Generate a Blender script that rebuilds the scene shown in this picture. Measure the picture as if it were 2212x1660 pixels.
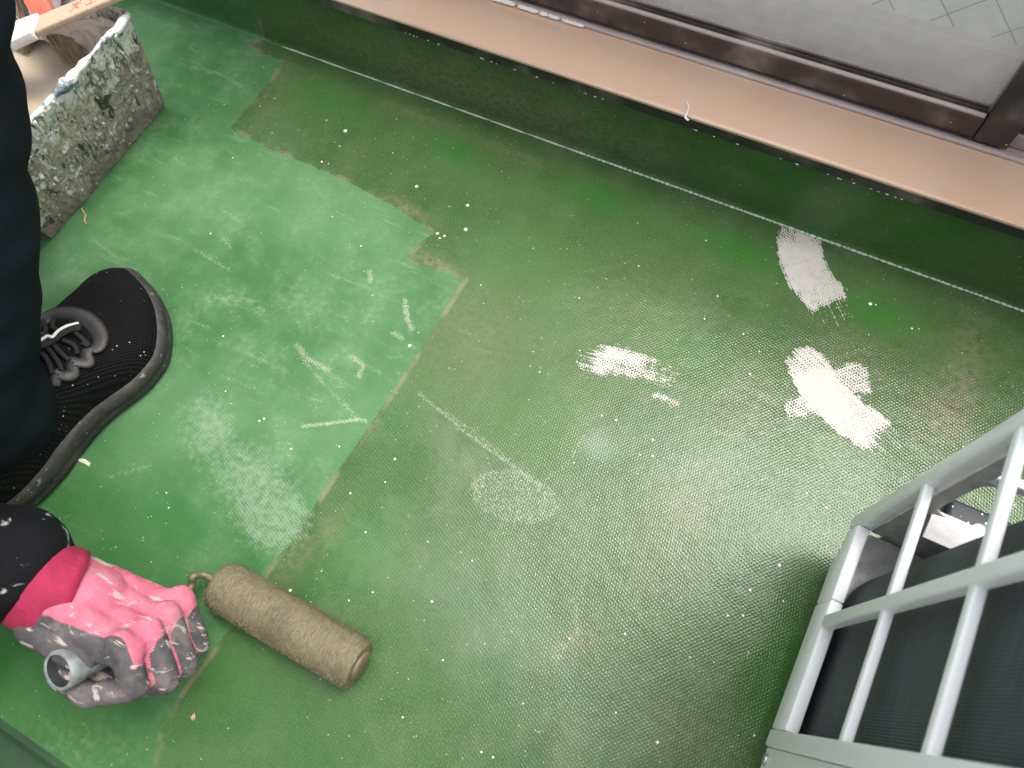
import bpy, bmesh, math, random
import numpy as np
from mathutils import Vector, Matrix, noise as mnoise
from mathutils.bvhtree import BVHTree

for o in list(bpy.data.objects):
    bpy.data.objects.remove(o)
SC = bpy.context.scene
C = SC.collection
random.seed(7)
rng = np.random.default_rng(7)

# ------------------------------------------------------------------ camera
TILT, ROLL, YAW, FPX = 0.405228, -0.191591, 0.654974, 1607.37
HCAM = 0.68
def rotm(t, r, y):
    return Matrix.Rotation(y, 3, 'Z') @ Matrix.Rotation(t, 3, 'X') @ Matrix.Rotation(r, 3, 'Z')
RM = rotm(TILT, ROLL, YAW)
CAMLOC = Vector((0, 0, HCAM))
cam_d = bpy.data.cameras.new('camera')
cam = bpy.data.objects.new('camera', cam_d)
C.objects.link(cam)
cam.matrix_world = Matrix.Translation(CAMLOC) @ RM.to_4x4()
cam_d.sensor_width = 36.0
cam_d.lens = 36.0 * FPX / 2212.0
cam_d.clip_start = 0.02
cam_d.clip_end = 500.0
cam_d.dof.use_dof = True
cam_d.dof.focus_distance = 0.74
cam_d.dof.aperture_fstop = 11.0
SC.camera = cam

# ------------------------------------------------------------------ sky, sun, exposure
SUN_EL, SUN_AZ = math.radians(69), math.radians(34)      # azimuth measured from +Y towards +X
world = bpy.data.worlds.new('World')
SC.world = world
world.use_nodes = True
wn = world.node_tree
sky = wn.nodes.new('ShaderNodeTexSky')
sky.sky_type = 'NISHITA'
sky.sun_disc = False
sky.sun_elevation = SUN_EL
sky.sun_rotation = SUN_AZ
sky.dust_density = 6.0
sky.air_density = 2.0
hs = wn.nodes.new('ShaderNodeHueSaturation')
hs.inputs['Saturation'].default_value = 0.30              # overcast: a nearly white sky
wn.links.new(sky.outputs[0], hs.inputs['Color'])
bg = wn.nodes['Background']
wn.links.new(hs.outputs[0], bg.inputs['Color'])
bg.inputs['Strength'].default_value = 0.15
sun_d = bpy.data.lights.new('sun', 'SUN')
sun_d.energy = 0.5
sun_d.angle = math.radians(17)
sun_d.color = (1.0, 0.97, 0.93)
sun = bpy.data.objects.new('sun', sun_d)
C.objects.link(sun)
sdir = Vector((math.sin(SUN_AZ) * math.cos(SUN_EL), math.cos(SUN_AZ) * math.cos(SUN_EL), math.sin(SUN_EL)))
sun.rotation_euler = (-sdir).to_track_quat('-Z', 'Y').to_euler()
sun.location = (0, 0, 4)
SC.view_settings.view_transform = 'Standard'
SC.view_settings.look = 'None'
SC.view_settings.exposure = 1.3
SC.view_settings.gamma = 1.0
SC.view_settings.use_curve_mapping = False

# ------------------------------------------------------------------ helpers
def ray(px, py):
    return RM @ Vector(((px - 1106.0) / FPX, -(py - 830.0) / FPX, -1.0))
def fl(px, py, z=0.0):
    """point of the place at height z that the photograph shows at (px, py)"""
    d = ray(px, py)
    return CAMLOC + d * ((z - HCAM) / d.z)
def on_y(px, py, Y):
    d = ray(px, py)
    return CAMLOC + d * (Y / d.y)

class G:
    """node-graph helper"""
    def __init__(self, name):
        self.m = bpy.data.materials.new(name)
        self.m.use_nodes = True
        self.t = self.m.node_tree
        self.b = self.t.nodes['Principled BSDF']
    def node(self, ty, **kw):
        n = self.t.nodes.new(ty)
        for k, v in kw.items():
            setattr(n, k, v)
        return n
    def put(self, sock, v):
        if hasattr(v, 'is_output') or isinstance(v, bpy.types.NodeSocket):
            self.t.links.new(v, sock)
        elif v is not None:
            if sock.type == 'RGBA' and len(v) == 3:
                v = (*v, 1)
            sock.default_value = v
    def math(self, op, a, b=None, c=None, clamp=False):
        n = self.node('ShaderNodeMath', operation=op, use_clamp=clamp)
        for i, v in enumerate((a, b, c)):
            if v is not None:
                self.put(n.inputs[i], v)
        return n.outputs[0]
    def add(self, a, b): return self.math('ADD', a, b)
    def sub(self, a, b): return self.math('SUBTRACT', a, b)
    def mul(self, a, b): return self.math('MULTIPLY', a, b)
    def step(self, v, lo, hi):
        n = self.node('ShaderNodeMapRange', interpolation_type='SMOOTHSTEP')
        self.put(n.inputs[0], v); n.inputs[1].default_value = lo; n.inputs[2].default_value = hi
        return n.outputs[0]
    def mix(self, f, a, b, blend='MIX'):
        n = self.node('ShaderNodeMix', data_type='RGBA', blend_type=blend)
        self.put(n.inputs[0], f); self.put(n.inputs[6], a); self.put(n.inputs[7], b)
        return n.outputs[2]
    def attr(self, name, vec=False):
        n = self.node('ShaderNodeAttribute', attribute_name=name)
        return n.outputs['Vector' if vec else 'Fac']
    def obj(self):
        return self.node('ShaderNodeTexCoord').outputs['Object']
    def mapping(self, vec, scale=(1, 1, 1), rot=(0, 0, 0), loc=(0, 0, 0)):
        n = self.node('ShaderNodeMapping')
        self.put(n.inputs[0], vec); n.inputs[1].default_value = loc
        n.inputs[2].default_value = rot; n.inputs[3].default_value = scale
        return n.outputs[0]
    def noise(self, vec, scale, detail=3.0, rough=0.55, dist=0.0, color=False):
        n = self.node('ShaderNodeTexNoise')
        self.put(n.inputs['Vector'], vec)
        n.inputs['Scale'].default_value = scale; n.inputs['Detail'].default_value = detail
        n.inputs['Roughness'].default_value = rough; n.inputs['Distortion'].default_value = dist
        return n.outputs['Color' if color else 'Fac']
    def voronoi(self, vec, scale, feature='F1'):
        n = self.node('ShaderNodeTexVoronoi', feature=feature)
        self.put(n.inputs['Vector'], vec); n.inputs['Scale'].default_value = scale
        return n
    def ramp(self, fac, stops):
        n = self.node('ShaderNodeValToRGB')
        self.put(n.inputs[0], fac)
        cr = n.color_ramp
        while len(cr.elements) < len(stops):
            cr.elements.new(0.5)
        for e, (p, c) in zip(cr.elements, stops):
            e.position = p; e.color = (*c, 1)
        return n.outputs[0]
    def bump(self, h, strength=0.5, dist=0.001, normal=None):
        n = self.node('ShaderNodeBump')
        n.inputs['Strength'].default_value = strength; n.inputs['Distance'].default_value = dist
        self.put(n.inputs['Height'], h)
        if normal is not None:
            self.put(n.inputs['Normal'], normal)
        return n.outputs[0]
    def out(self, col=None, rough=None, metal=None, normal=None, spec=None, coat=None):
        for k, v in (('Base Color', col), ('Roughness', rough), ('Metallic', metal), ('Normal', normal),
                     ('Specular IOR Level', spec), ('Coat Weight', coat)):
            if v is not None:
                self.put(self.b.inputs[k], v)
        return self.m

def simple(name, col, rough=0.5, metal=0.0, var=0.15, scale=40.0, bump=0.0, bscale=300.0, bdist=0.0005, spec=None):
    g = G(name)
    o = g.obj()
    n = g.noise(o, scale, 4)
    d = tuple(max(0, c * (1 - var)) for c in col); l = tuple(min(1, c * (1 + var)) for c in col)
    c = g.ramp(n, [(0.3, d), (0.7, l)])
    nr = g.bump(g.noise(o, bscale, 3), bump, bdist) if bump else None
    r = g.math('MULTIPLY_ADD', g.noise(o, scale * 2.3, 2), 0.16, rough - 0.08)
    return g.out(c, r, metal, nr, spec)

class MB:
    def __init__(self):
        self.v, self.f = [], []
    def add(self, vs, fs):
        b = len(self.v)
        self.v += [tuple(p) for p in vs]
        self.f += [tuple(b + i for i in q) for q in fs]
        return self
    def box(self, lo, hi):
        x0, y0, z0 = lo; x1, y1, z1 = hi
        vs = [(x0, y0, z0), (x1, y0, z0), (x1, y1, z0), (x0, y1, z0), (x0, y0, z1), (x1, y0, z1), (x1, y1, z1), (x0, y1, z1)]
        return self.add(vs, [(3, 2, 1, 0), (4, 5, 6, 7), (0, 1, 5, 4), (1, 2, 6, 5), (2, 3, 7, 6), (3, 0, 4, 7)])
    def extr(self, poly, axis, a, b):
        """polygon of (p, q) pairs extruded along axis from a to b"""
        def P(p, q, s):
            return {'x': (s, p, q), 'y': (p, s, q), 'z': (p, q, s)}[axis]
        n = len(poly)
        vs = [P(p, q, a) for p, q in poly] + [P(p, q, b) for p, q in poly]
        fs = [(i, (i + 1) % n, n + (i + 1) % n, n + i) for i in range(n)]
        fs += [tuple(range(n))[::-1], tuple(range(n, 2 * n))]
        return self.add(vs, fs)
    def tube(self, pts, rads, seg=10, cap=True, squash=1.0, up=None):
        pts = [Vector(p) for p in pts]
        n = len(pts)
        if not hasattr(rads, '__len__'):
            rads = [rads] * n
        vs = []; prev = None
        for i, p in enumerate(pts):
            t = (pts[min(i + 1, n - 1)] - pts[max(i - 1, 0)]).normalized()
            if prev is None:
                ref = Vector(up) if up else (Vector((0, 0, 1)) if abs(t.z) < 0.9 else Vector((1, 0, 0)))
                nrm = (ref - t * ref.dot(t)).normalized()
            else:
                nrm = (prev - t * prev.dot(t)).normalized()
            prev = nrm
            bn = t.cross(nrm)
            for k in range(seg):
                a = 2 * math.pi * k / seg
                vs.append(p + (nrm * math.cos(a) * squash + bn * math.sin(a)) * rads[i])
        fs = [(i * seg + k, i * seg + (k + 1) % seg, (i + 1) * seg + (k + 1) % seg, (i + 1) * seg + k)
              for i in range(n - 1) for k in range(seg)]
        if cap:
            fs += [tuple(range(seg))[::-1], tuple(range((n - 1) * seg, n * seg))]
        return self.add(vs, fs)
    def grid(self, fn, nu, nv):
        vs = [fn(i / nu, j / nv) for i in range(nu + 1) for j in range(nv + 1)]
        w = nv + 1
        return self.add(vs, [(i * w + j, (i + 1) * w + j, (i + 1) * w + j + 1, i * w + j + 1) for i in range(nu) for j in range(nv)])
    def build(self, name, mat, parent=None, smooth=False, bevel=0.0, fix=True, seg=2):
        me = bpy.data.meshes.new(name)
        me.from_pydata(self.v, [], self.f)
        if fix or bevel:
            bm = bmesh.new(); bm.from_mesh(me)
            if bevel:
                ed = [e for e in bm.edges if len(e.link_faces) == 2 and e.calc_face_angle(0) > 0.5]
                bmesh.ops.bevel(bm, geom=ed, offset=bevel, segments=seg, profile=0.5, affect='EDGES', clamp_overlap=True)
            bmesh.ops.recalc_face_normals(bm, faces=bm.faces)
            bm.to_mesh(me); bm.free()
        return link(name, me, mat, parent, smooth)

def link(name, me, mat, parent=None, smooth=False):
    if smooth:
        me.polygons.foreach_set('use_smooth', [True] * len(me.polygons))
    me.materials.append(mat)
    o = bpy.data.objects.new(name, me)
    C.objects.link(o)
    if parent:
        o.parent = parent
    return o
def empty(name, label, cat, group=None):
    o = bpy.data.objects.new(name, None)
    C.objects.link(o)
    o.empty_display_size = 0.05
    return tag(o, label, cat, group)
def tag(o, label, cat=None, group=None, kind=None):
    o['label'] = label
    if cat: o['category'] = cat
    if group: o['group'] = group
    if kind: o['kind'] = kind
    return o
def struct(o, label=None):
    o['kind'] = 'structure'
    if label: o['label'] = label
    return o
def n3(x, y, z=0.0):
    return mnoise.noise(Vector((x, y, z)))
def fattr(me, name, arr):
    a = me.attributes.new(name, 'FLOAT', 'POINT')
    a.data.foreach_set('value', np.ascontiguousarray(arr, dtype=np.float32).ravel())

# ------------------------------------------------------------------ floor sheet
EMB_L = 0.0023                     # emboss wavelength of the vinyl sheet
EMB_A = [math.radians(a) for a in (12, 72, 132)]
EMB_S = 0.78                       # the emboss is a little longer one way
def emboss_np(x, y):
    u, v = x, y * EMB_S
    s = 0
    for a in EMB_A:
        s = s + np.cos((u * math.cos(a) + v * math.sin(a)) * (2 * math.pi / EMB_L))
    return -s / 3.0                # -1 in the pits, +0.5 on the lands

def seg_dist(x, y, pts):
    """distance to a polyline and the fraction along it"""
    best = np.full(x.shape, 9.0); par = np.zeros(x.shape)
    n = len(pts) - 1
    for i in range(n):
        ax, ay = pts[i]; bx, by = pts[i + 1]
        dx, dy = bx - ax, by - ay
        t = np.clip(((x - ax) * dx + (y - ay) * dy) / (dx * dx + dy * dy), 0, 1)
        d = np.hypot(x - ax - t * dx, y - ay - t * dy)
        m = d < best
        best = np.where(m, d, best); par = np.where(m, (i + t) / n, par)
    return best, par
def poly_sdf(x, y, pts):
    """positive inside"""
    d, _ = seg_dist(x, y, list(pts) + [pts[0]])
    ins = np.zeros(x.shape, bool)
    j = len(pts) - 1
    for i in range(len(pts)):
        xi, yi = pts[i]; xj, yj = pts[j]
        with np.errstate(divide='ignore', invalid='ignore'):
            c = ((yi > y) != (yj > y)) & (x < (xj - xi) * (y - yi) / (yj - yi) + xi)
        ins ^= c
        j = i
    return np.where(ins, d, -d)
def F2(pts):
    return [tuple(fl(a, b))[:2] for a, b in pts]
def gauss(x, y, px, py, ra, rb=None, ang=0.0):
    p = fl(px, py); rb = rb or ra
    c, s = math.cos(ang), math.sin(ang)
    u = ((x - p.x) * c + (y - p.y) * s) / ra; v = (-(x - p.x) * s + (y - p.y) * c) / rb
    return np.exp(-(u * u + v * v))

WET = F2([(585, 78), (545, 92), (540, 103), (560, 112), (608, 133), (594, 160), (498, 277), (580, 321), (640, 345), (699, 369),
          (758, 397), (809, 424), (848, 444), (899, 479), (938, 506), (916, 516), (880, 553), (889, 571), (921, 578),
          (962, 585), (994, 600), (1003, 605), (912, 748), (830, 875), (721, 1030), (625, 1175), (575, 1235),
          (480, 1380), (395, 1490), (345, 1580), (325, 1680)])
WET += [(-0.30, -0.26), (1.9, -0.26), (1.9, 0.56), (fl(585, 78).x, 0.56)]
SCUFF = [  # px, py, ra, rb, angle, amount
    (430, 890, .028, .042, .3, .75), (470, 930, .02, .03, 0, .6), (560, 1090, .055, .04, -.6, .85), (610, 1120, .035, .03, 0, .8),
    (500, 1000, .04, .03, .5, .5), (490, 650, .04, .012, .35, .7), (640, 650, .05, .03, 0, .38), (700, 700, .06, .04, 0, .34),
    (170, 560, .03, .015, .4, .6), (140, 1120, .03, .012, .3, .5), (290, 1010, .04, .012, .45, .5), (460, 560, .03, .012, -.4, .5),
    (620, 800, .05, .025, -.5, .42), (740, 560, .05, .03, .2, .3), (400, 320, .03, .02, .3, .35), (350, 60, .02, .01, .3, .5),
    (840, 620, .05, .03, .6, .35), (300, 420, .06, .03, .6, .3), (900, 560, .03, .02, 0, .3), (620, 960, .04, .03, 0, .3),
    (120, 1620, .06, .012, .4, .45)]
TANB = [(2085, 790, .018, .06, .15, .95), (2030, 900, .025, .03, 0, .85), (1400, 640, .06, .05, 0, .5), (1050, 690, .06, .05, 0, .35),
        (660, 1190, .014, .05, -.3, .9), (880, 450, .03, .006, -.15, .9), (940, 570, .03, .008, 0, .8), (600, 180, .02, .03, 0, .6),
        (1480, 1080, .03, .05, 0, .55), (1000, 760, .05, .05, 0, .4), (1500, 1600, .06, .03, 0, .45), (1620, 850, .03, .05, .2, .5),
        (1240, 1390, .03, .012, 1.0, .55), (900, 250, .04, .008, -.02, .7), (1100, 330, .05, .008, 0, .6), (1350, 1240, .1, .06, 0, .3),
        (1850, 780, .05, .05, 0, .45), (550, 92, .012, .008, 0, .9), (180, 1600, .06, .02, .2, .6), (1290, 280, .01, .01, 0, .6)]
SATB = [(980, 325, .035, .018, -.05, .75), (1285, 425, .04, .017, -.05, .95), (1600, 545, .05, .017, 0, .85), (1895, 680, .032, .018, 0, .95),  # deeper green; spots along the seam stand in for dark reflections
        (700, 215, .06, .025, 0, .55), (290, 1100, .12, .06, 0, .75), (60, 1400, .13, .10, .2, .85), (130, 1560, .08, .06, 0, .6), (180, 1200, .1, .06, 0, .6), (1690, 1460, .03, .08, 0, .6), (780, 1180, .04, .05, 0, .45),  # lower-left and air conditioner blobs paint shade into the green
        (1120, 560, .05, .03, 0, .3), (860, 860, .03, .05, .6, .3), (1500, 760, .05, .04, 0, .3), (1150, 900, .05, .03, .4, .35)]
HAZE = [(1480, 1010, .05, .035, 0, .35), (1430, 700, .05, .035, 0, .4), (1000, 1250, .12, .06, 0, .3), (1290, 960, .02, .015, 0, .75),
        (1100, 1400, .1, .05, 0, .3), (1180, 1080, .08, .04, 0, .25)]
COAT = F2([(1003, 605), (1160, 455), (1420, 540), (1490, 640), (1500, 760), (1470, 830), (1330, 870), (1262, 940), (1235, 1000), (1190, 1048), (1050, 965), (905, 850), (885, 790)])
LAP = F2([(600, 1210), (690, 1110), (700, 1180), (665, 1290), (720, 1420), (830, 1660), (325, 1680), (480, 1380)])
THIN = [(680, 200, .09, .05, 0, .8), (900, 300, .09, .05, 0, .75), (1120, 400, .1, .05, 0, .75), (1400, 500, .1, .045, 0, .7), (1680, 590, .1, .04, 0, .65), (1980, 680, .1, .04, 0, .65),
        (1100, 560, .08, .05, 0, .5), (1300, 650, .08, .05, 0, .35)]
SCR = [([(640, 760), (700, 830), (770, 905)], .0035, .62), ([(655, 921), (720, 914), (772, 906), (790, 910)], .003, .95),
       ([(770, 905), (745, 875)], .006, .6), ([(905, 850), (1000, 930), (1110, 1010), (1170, 1050)], .0022, .8),
       ([(960, 890), (1060, 960), (1160, 1045)], .004, .55), ([(1180, 1035), (1230, 1000), (1262, 940)], .0025, .6),
       ([(640, 745), (665, 775), (710, 800)], .005, .8), ([(760, 770), (785, 790), (775, 812)], .005, .8), ([(850, 720), (868, 730)], .005, .8),
       ([(875, 650), (880, 690), (890, 710)], .0045, .9), ([(798, 585), (800, 608)], .004, .9), ([(1400, 560), (1395, 640), (1350, 700)], .004, .35),
       ([(1240, 1300), (1250, 1360), (1200, 1420)], .006, .55), ([(1270, 1240), (1240, 1320)], .006, .4), ([(690, 1120), (690, 1230), (655, 1290)], .005, .35),  # first two strokes: streaky floor gloss painted pale
       ([(420, 540), (500, 585)], .004, .6), ([(240, 1030), (330, 1005)], .003, .6), ([(1545, 930), (1580, 945)], .004, .6),
       ([(1760, 1650), (1765, 1600)], .003, .4), ([(600, 690), (560, 650)], .003, .5), ([(480, 515), (500, 535)], .006, .6), ([(1600, 800), (1650, 860)], .008, .3)]

def paint_attrs(me, x, y):
    wet = np.clip(poly_sdf(x, y, WET), -0.06, 0.06)
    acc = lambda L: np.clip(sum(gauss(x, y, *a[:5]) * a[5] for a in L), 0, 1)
    scr = np.zeros(x.shape)
    for pts, w, am in SCR:
        d, _ = seg_dist(x, y, F2(pts))
        scr = np.maximum(scr, am * np.exp(-(d / w) ** 2))
    # the pale scraped oval
    p = fl(1110, 1072); a = 0.2
    u = ((x - p.x) * math.cos(a) + (y - p.y) * math.sin(a)) / .040; v = (-(x - p.x) * math.sin(a) + (y - p.y) * math.cos(a)) / .0235
    r = np.hypot(u, v)
    scr = np.maximum(scr, np.clip(1.25 - r, 0, .25) / .25 * (.50 + .10 * np.clip(r, 0, 1)))
    # the rubbed-out stroke beside it
    p = fl(1430, 790); a = -0.25
    u = ((x - p.x) * math.cos(a) + (y - p.y) * math.sin(a)) / .03; v = (-(x - p.x) * math.sin(a) + (y - p.y) * math.cos(a)) / .013
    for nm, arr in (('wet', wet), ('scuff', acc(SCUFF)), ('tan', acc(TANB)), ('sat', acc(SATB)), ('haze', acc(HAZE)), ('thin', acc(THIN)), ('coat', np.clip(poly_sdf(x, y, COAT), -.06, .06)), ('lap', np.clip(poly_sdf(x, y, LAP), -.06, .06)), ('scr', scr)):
        fattr(me, nm, arr)

def sheet_material():
    g = G('painted_vinyl_sheet')
    P = g.attr('flat', True)
    jit = g.noise(P, 110, 3, .6, color=True)
    vm = g.node('ShaderNodeVectorMath', operation='MULTIPLY_ADD')
    g.put(vm.inputs[0], jit); vm.inputs[1].default_value = (.0028, .0028, 0); g.put(vm.inputs[2], P)
    Q = vm.outputs[0]
    tot = None
    for a in EMB_A:
        d = g.node('ShaderNodeVectorMath', operation='DOT_PRODUCT')
        k = 2 * math.pi / EMB_L
        g.put(d.inputs[0], Q); d.inputs[1].default_value = (math.cos(a) * k, math.sin(a) * k * EMB_S, 0)
        c = g.math('COSINE', d.outputs['Value'])
        tot = c if tot is None else g.add(tot, c)
    emb = g.mul(tot, -1 / 3.0)
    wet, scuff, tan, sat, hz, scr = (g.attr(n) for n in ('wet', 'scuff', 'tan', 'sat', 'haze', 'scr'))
    nb = g.noise(P, 5, 5); nm = g.noise(P, 24, 5, .6); nf = g.noise(P, 150, 4, .6); ng = g.noise(P, 620, 3, .6)
    # old sheet
    old = g.ramp(nm, [(.28, (.029, .110, .031)), (.5, (.046, .142, .046)), (.74, (.076, .186, .073))])
    old = g.mix(g.step(nb, .35, .7), old, g.mix(.35, old, (.17, .32, .17)))
    hazeo = g.mul(g.step(nm, .42, .75), g.step(nf, .35, .75))
    old = g.mix(g.mul(hazeo, .42), old, (.20, .28, .185))
    for rz, sc_ in ((.5, 13), (-.7, 17), (1.2, 10)):
        sk = g.noise(g.mapping(P, (1, 5.5, 1), (0, 0, rz)), sc_, 5, .68, .5)
        old = g.mix(g.mul(g.mul(g.step(sk, .60, .72), g.step(ng, .42, .62)), .5), old, (.30, .37, .27))
    # wet paint
    wetc = g.ramp(nm, [(.25, (.028, .084, .021)), (.5, (.044, .103, .031)), (.75, (.067, .125, .047))])
    grain = g.step(g.add(ng, g.mul(emb, .03)), .47, .66)
    wetc = g.mix(g.mul(grain, .38), wetc, (.150, .185, .104))
    tm = g.math('MULTIPLY', g.math('MULTIPLY', tan, g.step(nf, .25, .7)), .85, clamp=True)
    wetc = g.mix(tm, wetc, (.205, .165, .110))
    wetc = g.mix(g.mul(g.step(g.add(nb, g.mul(g.sub(nm, .5), .5)), .55, .78), .22), wetc, (.18, .18, .115))
    mk = g.noise(P, 11, 6, .62, .4)
    wetc = g.mix(g.mul(g.step(g.add(mk, g.mul(g.sub(nf, .5), .25)), .47, .66), .36), wetc, (.118, .175, .094))
    wetc = g.mix(g.mul(g.attr('thin'), g.math('MULTIPLY_ADD', nm, .8, .25)), wetc, g.mix(g.mul(grain, .45), (.082, .158, .050), (.19, .225, .128)))
    wetc = g.mix(g.mul(sat, .68), wetc, (.036, .175, .022))  # dark reflections and shade painted as deeper green
    wetc = g.mix(g.mul(hz, .6), wetc, (.18, .25, .175))
    cmk = g.step(g.add(g.attr('coat'), g.mul(g.sub(nf, .5), .012)), -.0025, .0025)
    wetc = g.mix(g.mul(cmk, .45), wetc, g.mix(g.mul(grain, .4), (.062, .128, .030), (.15, .20, .10)))
    lmk = g.step(g.add(g.attr('lap'), g.mul(g.sub(nf, .5), .010)), -.003, .003)
    wetc = g.mix(g.mul(lmk, .45), wetc, (.040, .105, .026))
    wm = g.step(g.add(wet, g.mul(g.sub(nf, .5), .0075)), -.0008, .0008)
    old = g.mix(g.mul(sat, .65), old, (.026, .125, .024))  # lower-left shade painted as deeper green
    old = g.mix(g.mul(tan, g.mul(g.step(nf, .4, .7), .5)), old, (.23, .22, .14))
    col = g.mix(wm, old, wetc)
    # brown lip along the wet edge
    lip = g.mul(g.mul(g.step(wet, -.0015, .001), g.sub(1.0, g.step(wet, .002, .006))), g.step(nm, .45, .62))
    col = g.mix(g.mul(lip, .55), col, (.25, .21, .15))
    # rubbed lands of the emboss
    sm = g.step(g.add(g.add(g.mul(scuff, .8), g.mul(emb, .30)), g.mul(g.sub(nf, .5), 1.3)), .38, 1.05)
    col = g.mix(g.mul(sm, .55), col, (.25, .32, .235))
    # scratches, scraped paint and two painted gloss streaks
    fib = g.noise(g.mapping(P, (1, 1, 1), (0, 0, .5)), 420, 3, .7, 1.5)
    cm = g.step(g.add(g.add(scr, g.mul(emb, .22)), g.mul(g.sub(fib, .5), 2.2)), .55, .90)
    cm = g.mul(cm, g.step(scr, .06, .3))
    col = g.mix(g.mul(cm, .48), col, (.46, .46, .39))
    # fine flecks
    for sc, rad, keep, c in ((300, .15, .92, (.34, .42, .28)), (120, .075, .93, (.46, .50, .40)), (70, .055, .95, (.6, .61, .52)), (90, .055, .965, (.02, .05, .02))):
        v = g.voronoi(P, sc)
        sep = g.node('ShaderNodeSeparateColor'); g.put(sep.inputs[0], v.outputs['Color'])
        dens = g.add(sep.outputs[0], g.mul(g.sub(g.noise(P, 7 + sc * .01, 4, .6), .5), .75))
        rr = g.mul(g.add(sep.outputs[1], .35), rad)
        f = g.mul(g.math('LESS_THAN', v.outputs['Distance'], rr), g.math('GREATER_THAN', dens, keep))
        col = g.mix(g.mul(f, .85), col, c)
    rough = g.math('MULTIPLY_ADD', wm, -.38, .52)
    rough = g.add(rough, g.mul(g.sub(nm, .5), .20))
    rough = g.math('MAXIMUM', rough, g.mul(sm, .55))
    hgt = g.add(emb, g.mul(g.sub(ng, .5), .8))
    nr = g.bump(hgt, .55, .00019)
    nr = g.bump(nb, .4, .012, nr)
    return g.out(col, rough, 0.0, nr, .25)
M_SHEET = sheet_material()

def sheet_mesh(name, xs, prof, flatv):
    """profile of (y, z) points swept along x; flatv is the unrolled second coordinate"""
    nx, npf = len(xs), len(prof)
    P = np.zeros((nx, npf, 3)); P[:, :, 0] = xs[:, None]
    pr = np.array(prof)
    P[:, :, 1] = pr[None, :, 0]; P[:, :, 2] = pr[None, :, 1]
    P = P.reshape(-1, 3)
    i, j = np.meshgrid(np.arange(nx - 1), np.arange(npf - 1), indexing='ij')
    a = (i * npf + j).ravel()
    F = np.stack([a, a + npf, a + npf + 1, a + 1], 1)
    me = bpy.data.meshes.new(name)
    me.vertices.add(len(P)); me.vertices.foreach_set('co', P.astype(np.float32).ravel())
    me.loops.add(F.size); me.loops.foreach_set('vertex_index', F.astype(np.int32).ravel())
    me.polygons.add(len(F)); me.polygons.foreach_set('loop_start', (np.arange(len(F)) * 4).astype(np.int32))
    me.update(calc_edges=True); me.validate()
    fx = P[:, 0]; fy = np.tile(np.array(flatv), nx)
    at = me.attributes.new('flat', 'FLOAT_VECTOR', 'POINT')
    at.data.foreach_set('vector', np.stack([fx, fy, 0 * fx], 1).astype(np.float32).ravel())
    paint_attrs(me, fx, fy)
    return me
xs = np.concatenate([np.arange(-2.6, -1.0, .04), np.arange(-1.0, .40, .0022), np.arange(.40, 1.9, .04)])
YS = .520                                             # foot of the upstand
yv = np.arange(-.246, YS - .004, .0022)
fprof = [(y, 0.0) for y in yv] + [(YS - .004, 0.0)]
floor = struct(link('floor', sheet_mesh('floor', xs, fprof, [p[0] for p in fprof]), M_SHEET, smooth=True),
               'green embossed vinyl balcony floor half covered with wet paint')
# upstand with a small cove
up = [(YS - .004, .0002), (YS - .002, .0008), (YS - .0006, .003), (YS, .007)] + [(YS, z) for z in np.arange(.010, .107, .004)]
ul = [0.0]
for a, b in zip(up, up[1:]):
    ul.append(ul[-1] + math.hypot(b[0] - a[0], b[1] - a[1]))
UPX = np.concatenate([np.arange(-2.6, -1.0, .04), np.arange(-1.0, .45, .004), np.arange(.45, 1.9, .04)])
def upstand_attrs():
    me = sheet_mesh('wall_upstand', UPX, up, [YS + u for u in ul])
    n = len(me.vertices)
    co = np.zeros(n * 3, np.float32); me.vertices.foreach_get('co', co); co = co.reshape(-1, 3)
    x, z = co[:, 0], co[:, 2]
    xe = on_y(530, 0, YS).x
    fattr_set(me, 'wet', np.clip(x - xe - .02 * (z / .1), -.05, .05))
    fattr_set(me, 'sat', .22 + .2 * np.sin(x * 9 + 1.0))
    fattr_set(me, 'tan', np.clip(.75 * np.exp(-((z - .035) / .03) ** 2) * (np.sin(x * 7 + 4.6) * .5 + .5) + .25 * np.exp(-((x + .4) / .2) ** 2), 0, 1))
    fattr_set(me, 'scuff', 0 * x); fattr_set(me, 'scr', 0 * x); fattr_set(me, 'haze', 0 * x); fattr_set(me, 'thin', 0 * x); fattr_set(me, 'coat', 0 * x - 1); fattr_set(me, 'lap', 0 * x - 1)
    return me
def fattr_set(me, name, arr):
    me.attributes[name].data.foreach_set('value', np.ascontiguousarray(arr, dtype=np.float32).ravel())
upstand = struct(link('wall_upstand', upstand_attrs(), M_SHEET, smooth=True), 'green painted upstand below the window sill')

# pale weld bead in the corner; the short dashes paint its glints
M_BEAD = simple('weld_bead_glints', (.55, .66, .50), .35, 0, .2, 200)
mb = MB()
x = -.655
while x < .42:
    part = x > -.30
    ln = .05 if not part else random.uniform(.003, .007)
    w = random.uniform(.0010, .0015) if part else .0011
    pts = [(x + ln * k / 4, YS - .0035 + .0006 * n3(x * 30 + k, 1), .0012 + .0004 * n3(x * 40 + k, 5)) for k in range(5)]
    mb.tube(pts, [w * s for s in (.5, 1, 1.05, 1, .5)], 6)
    x += ln * (1.0 if not part else random.uniform(.9, 1.15))
mb.build('weld_bead_glints', M_BEAD, upstand, True)
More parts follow.
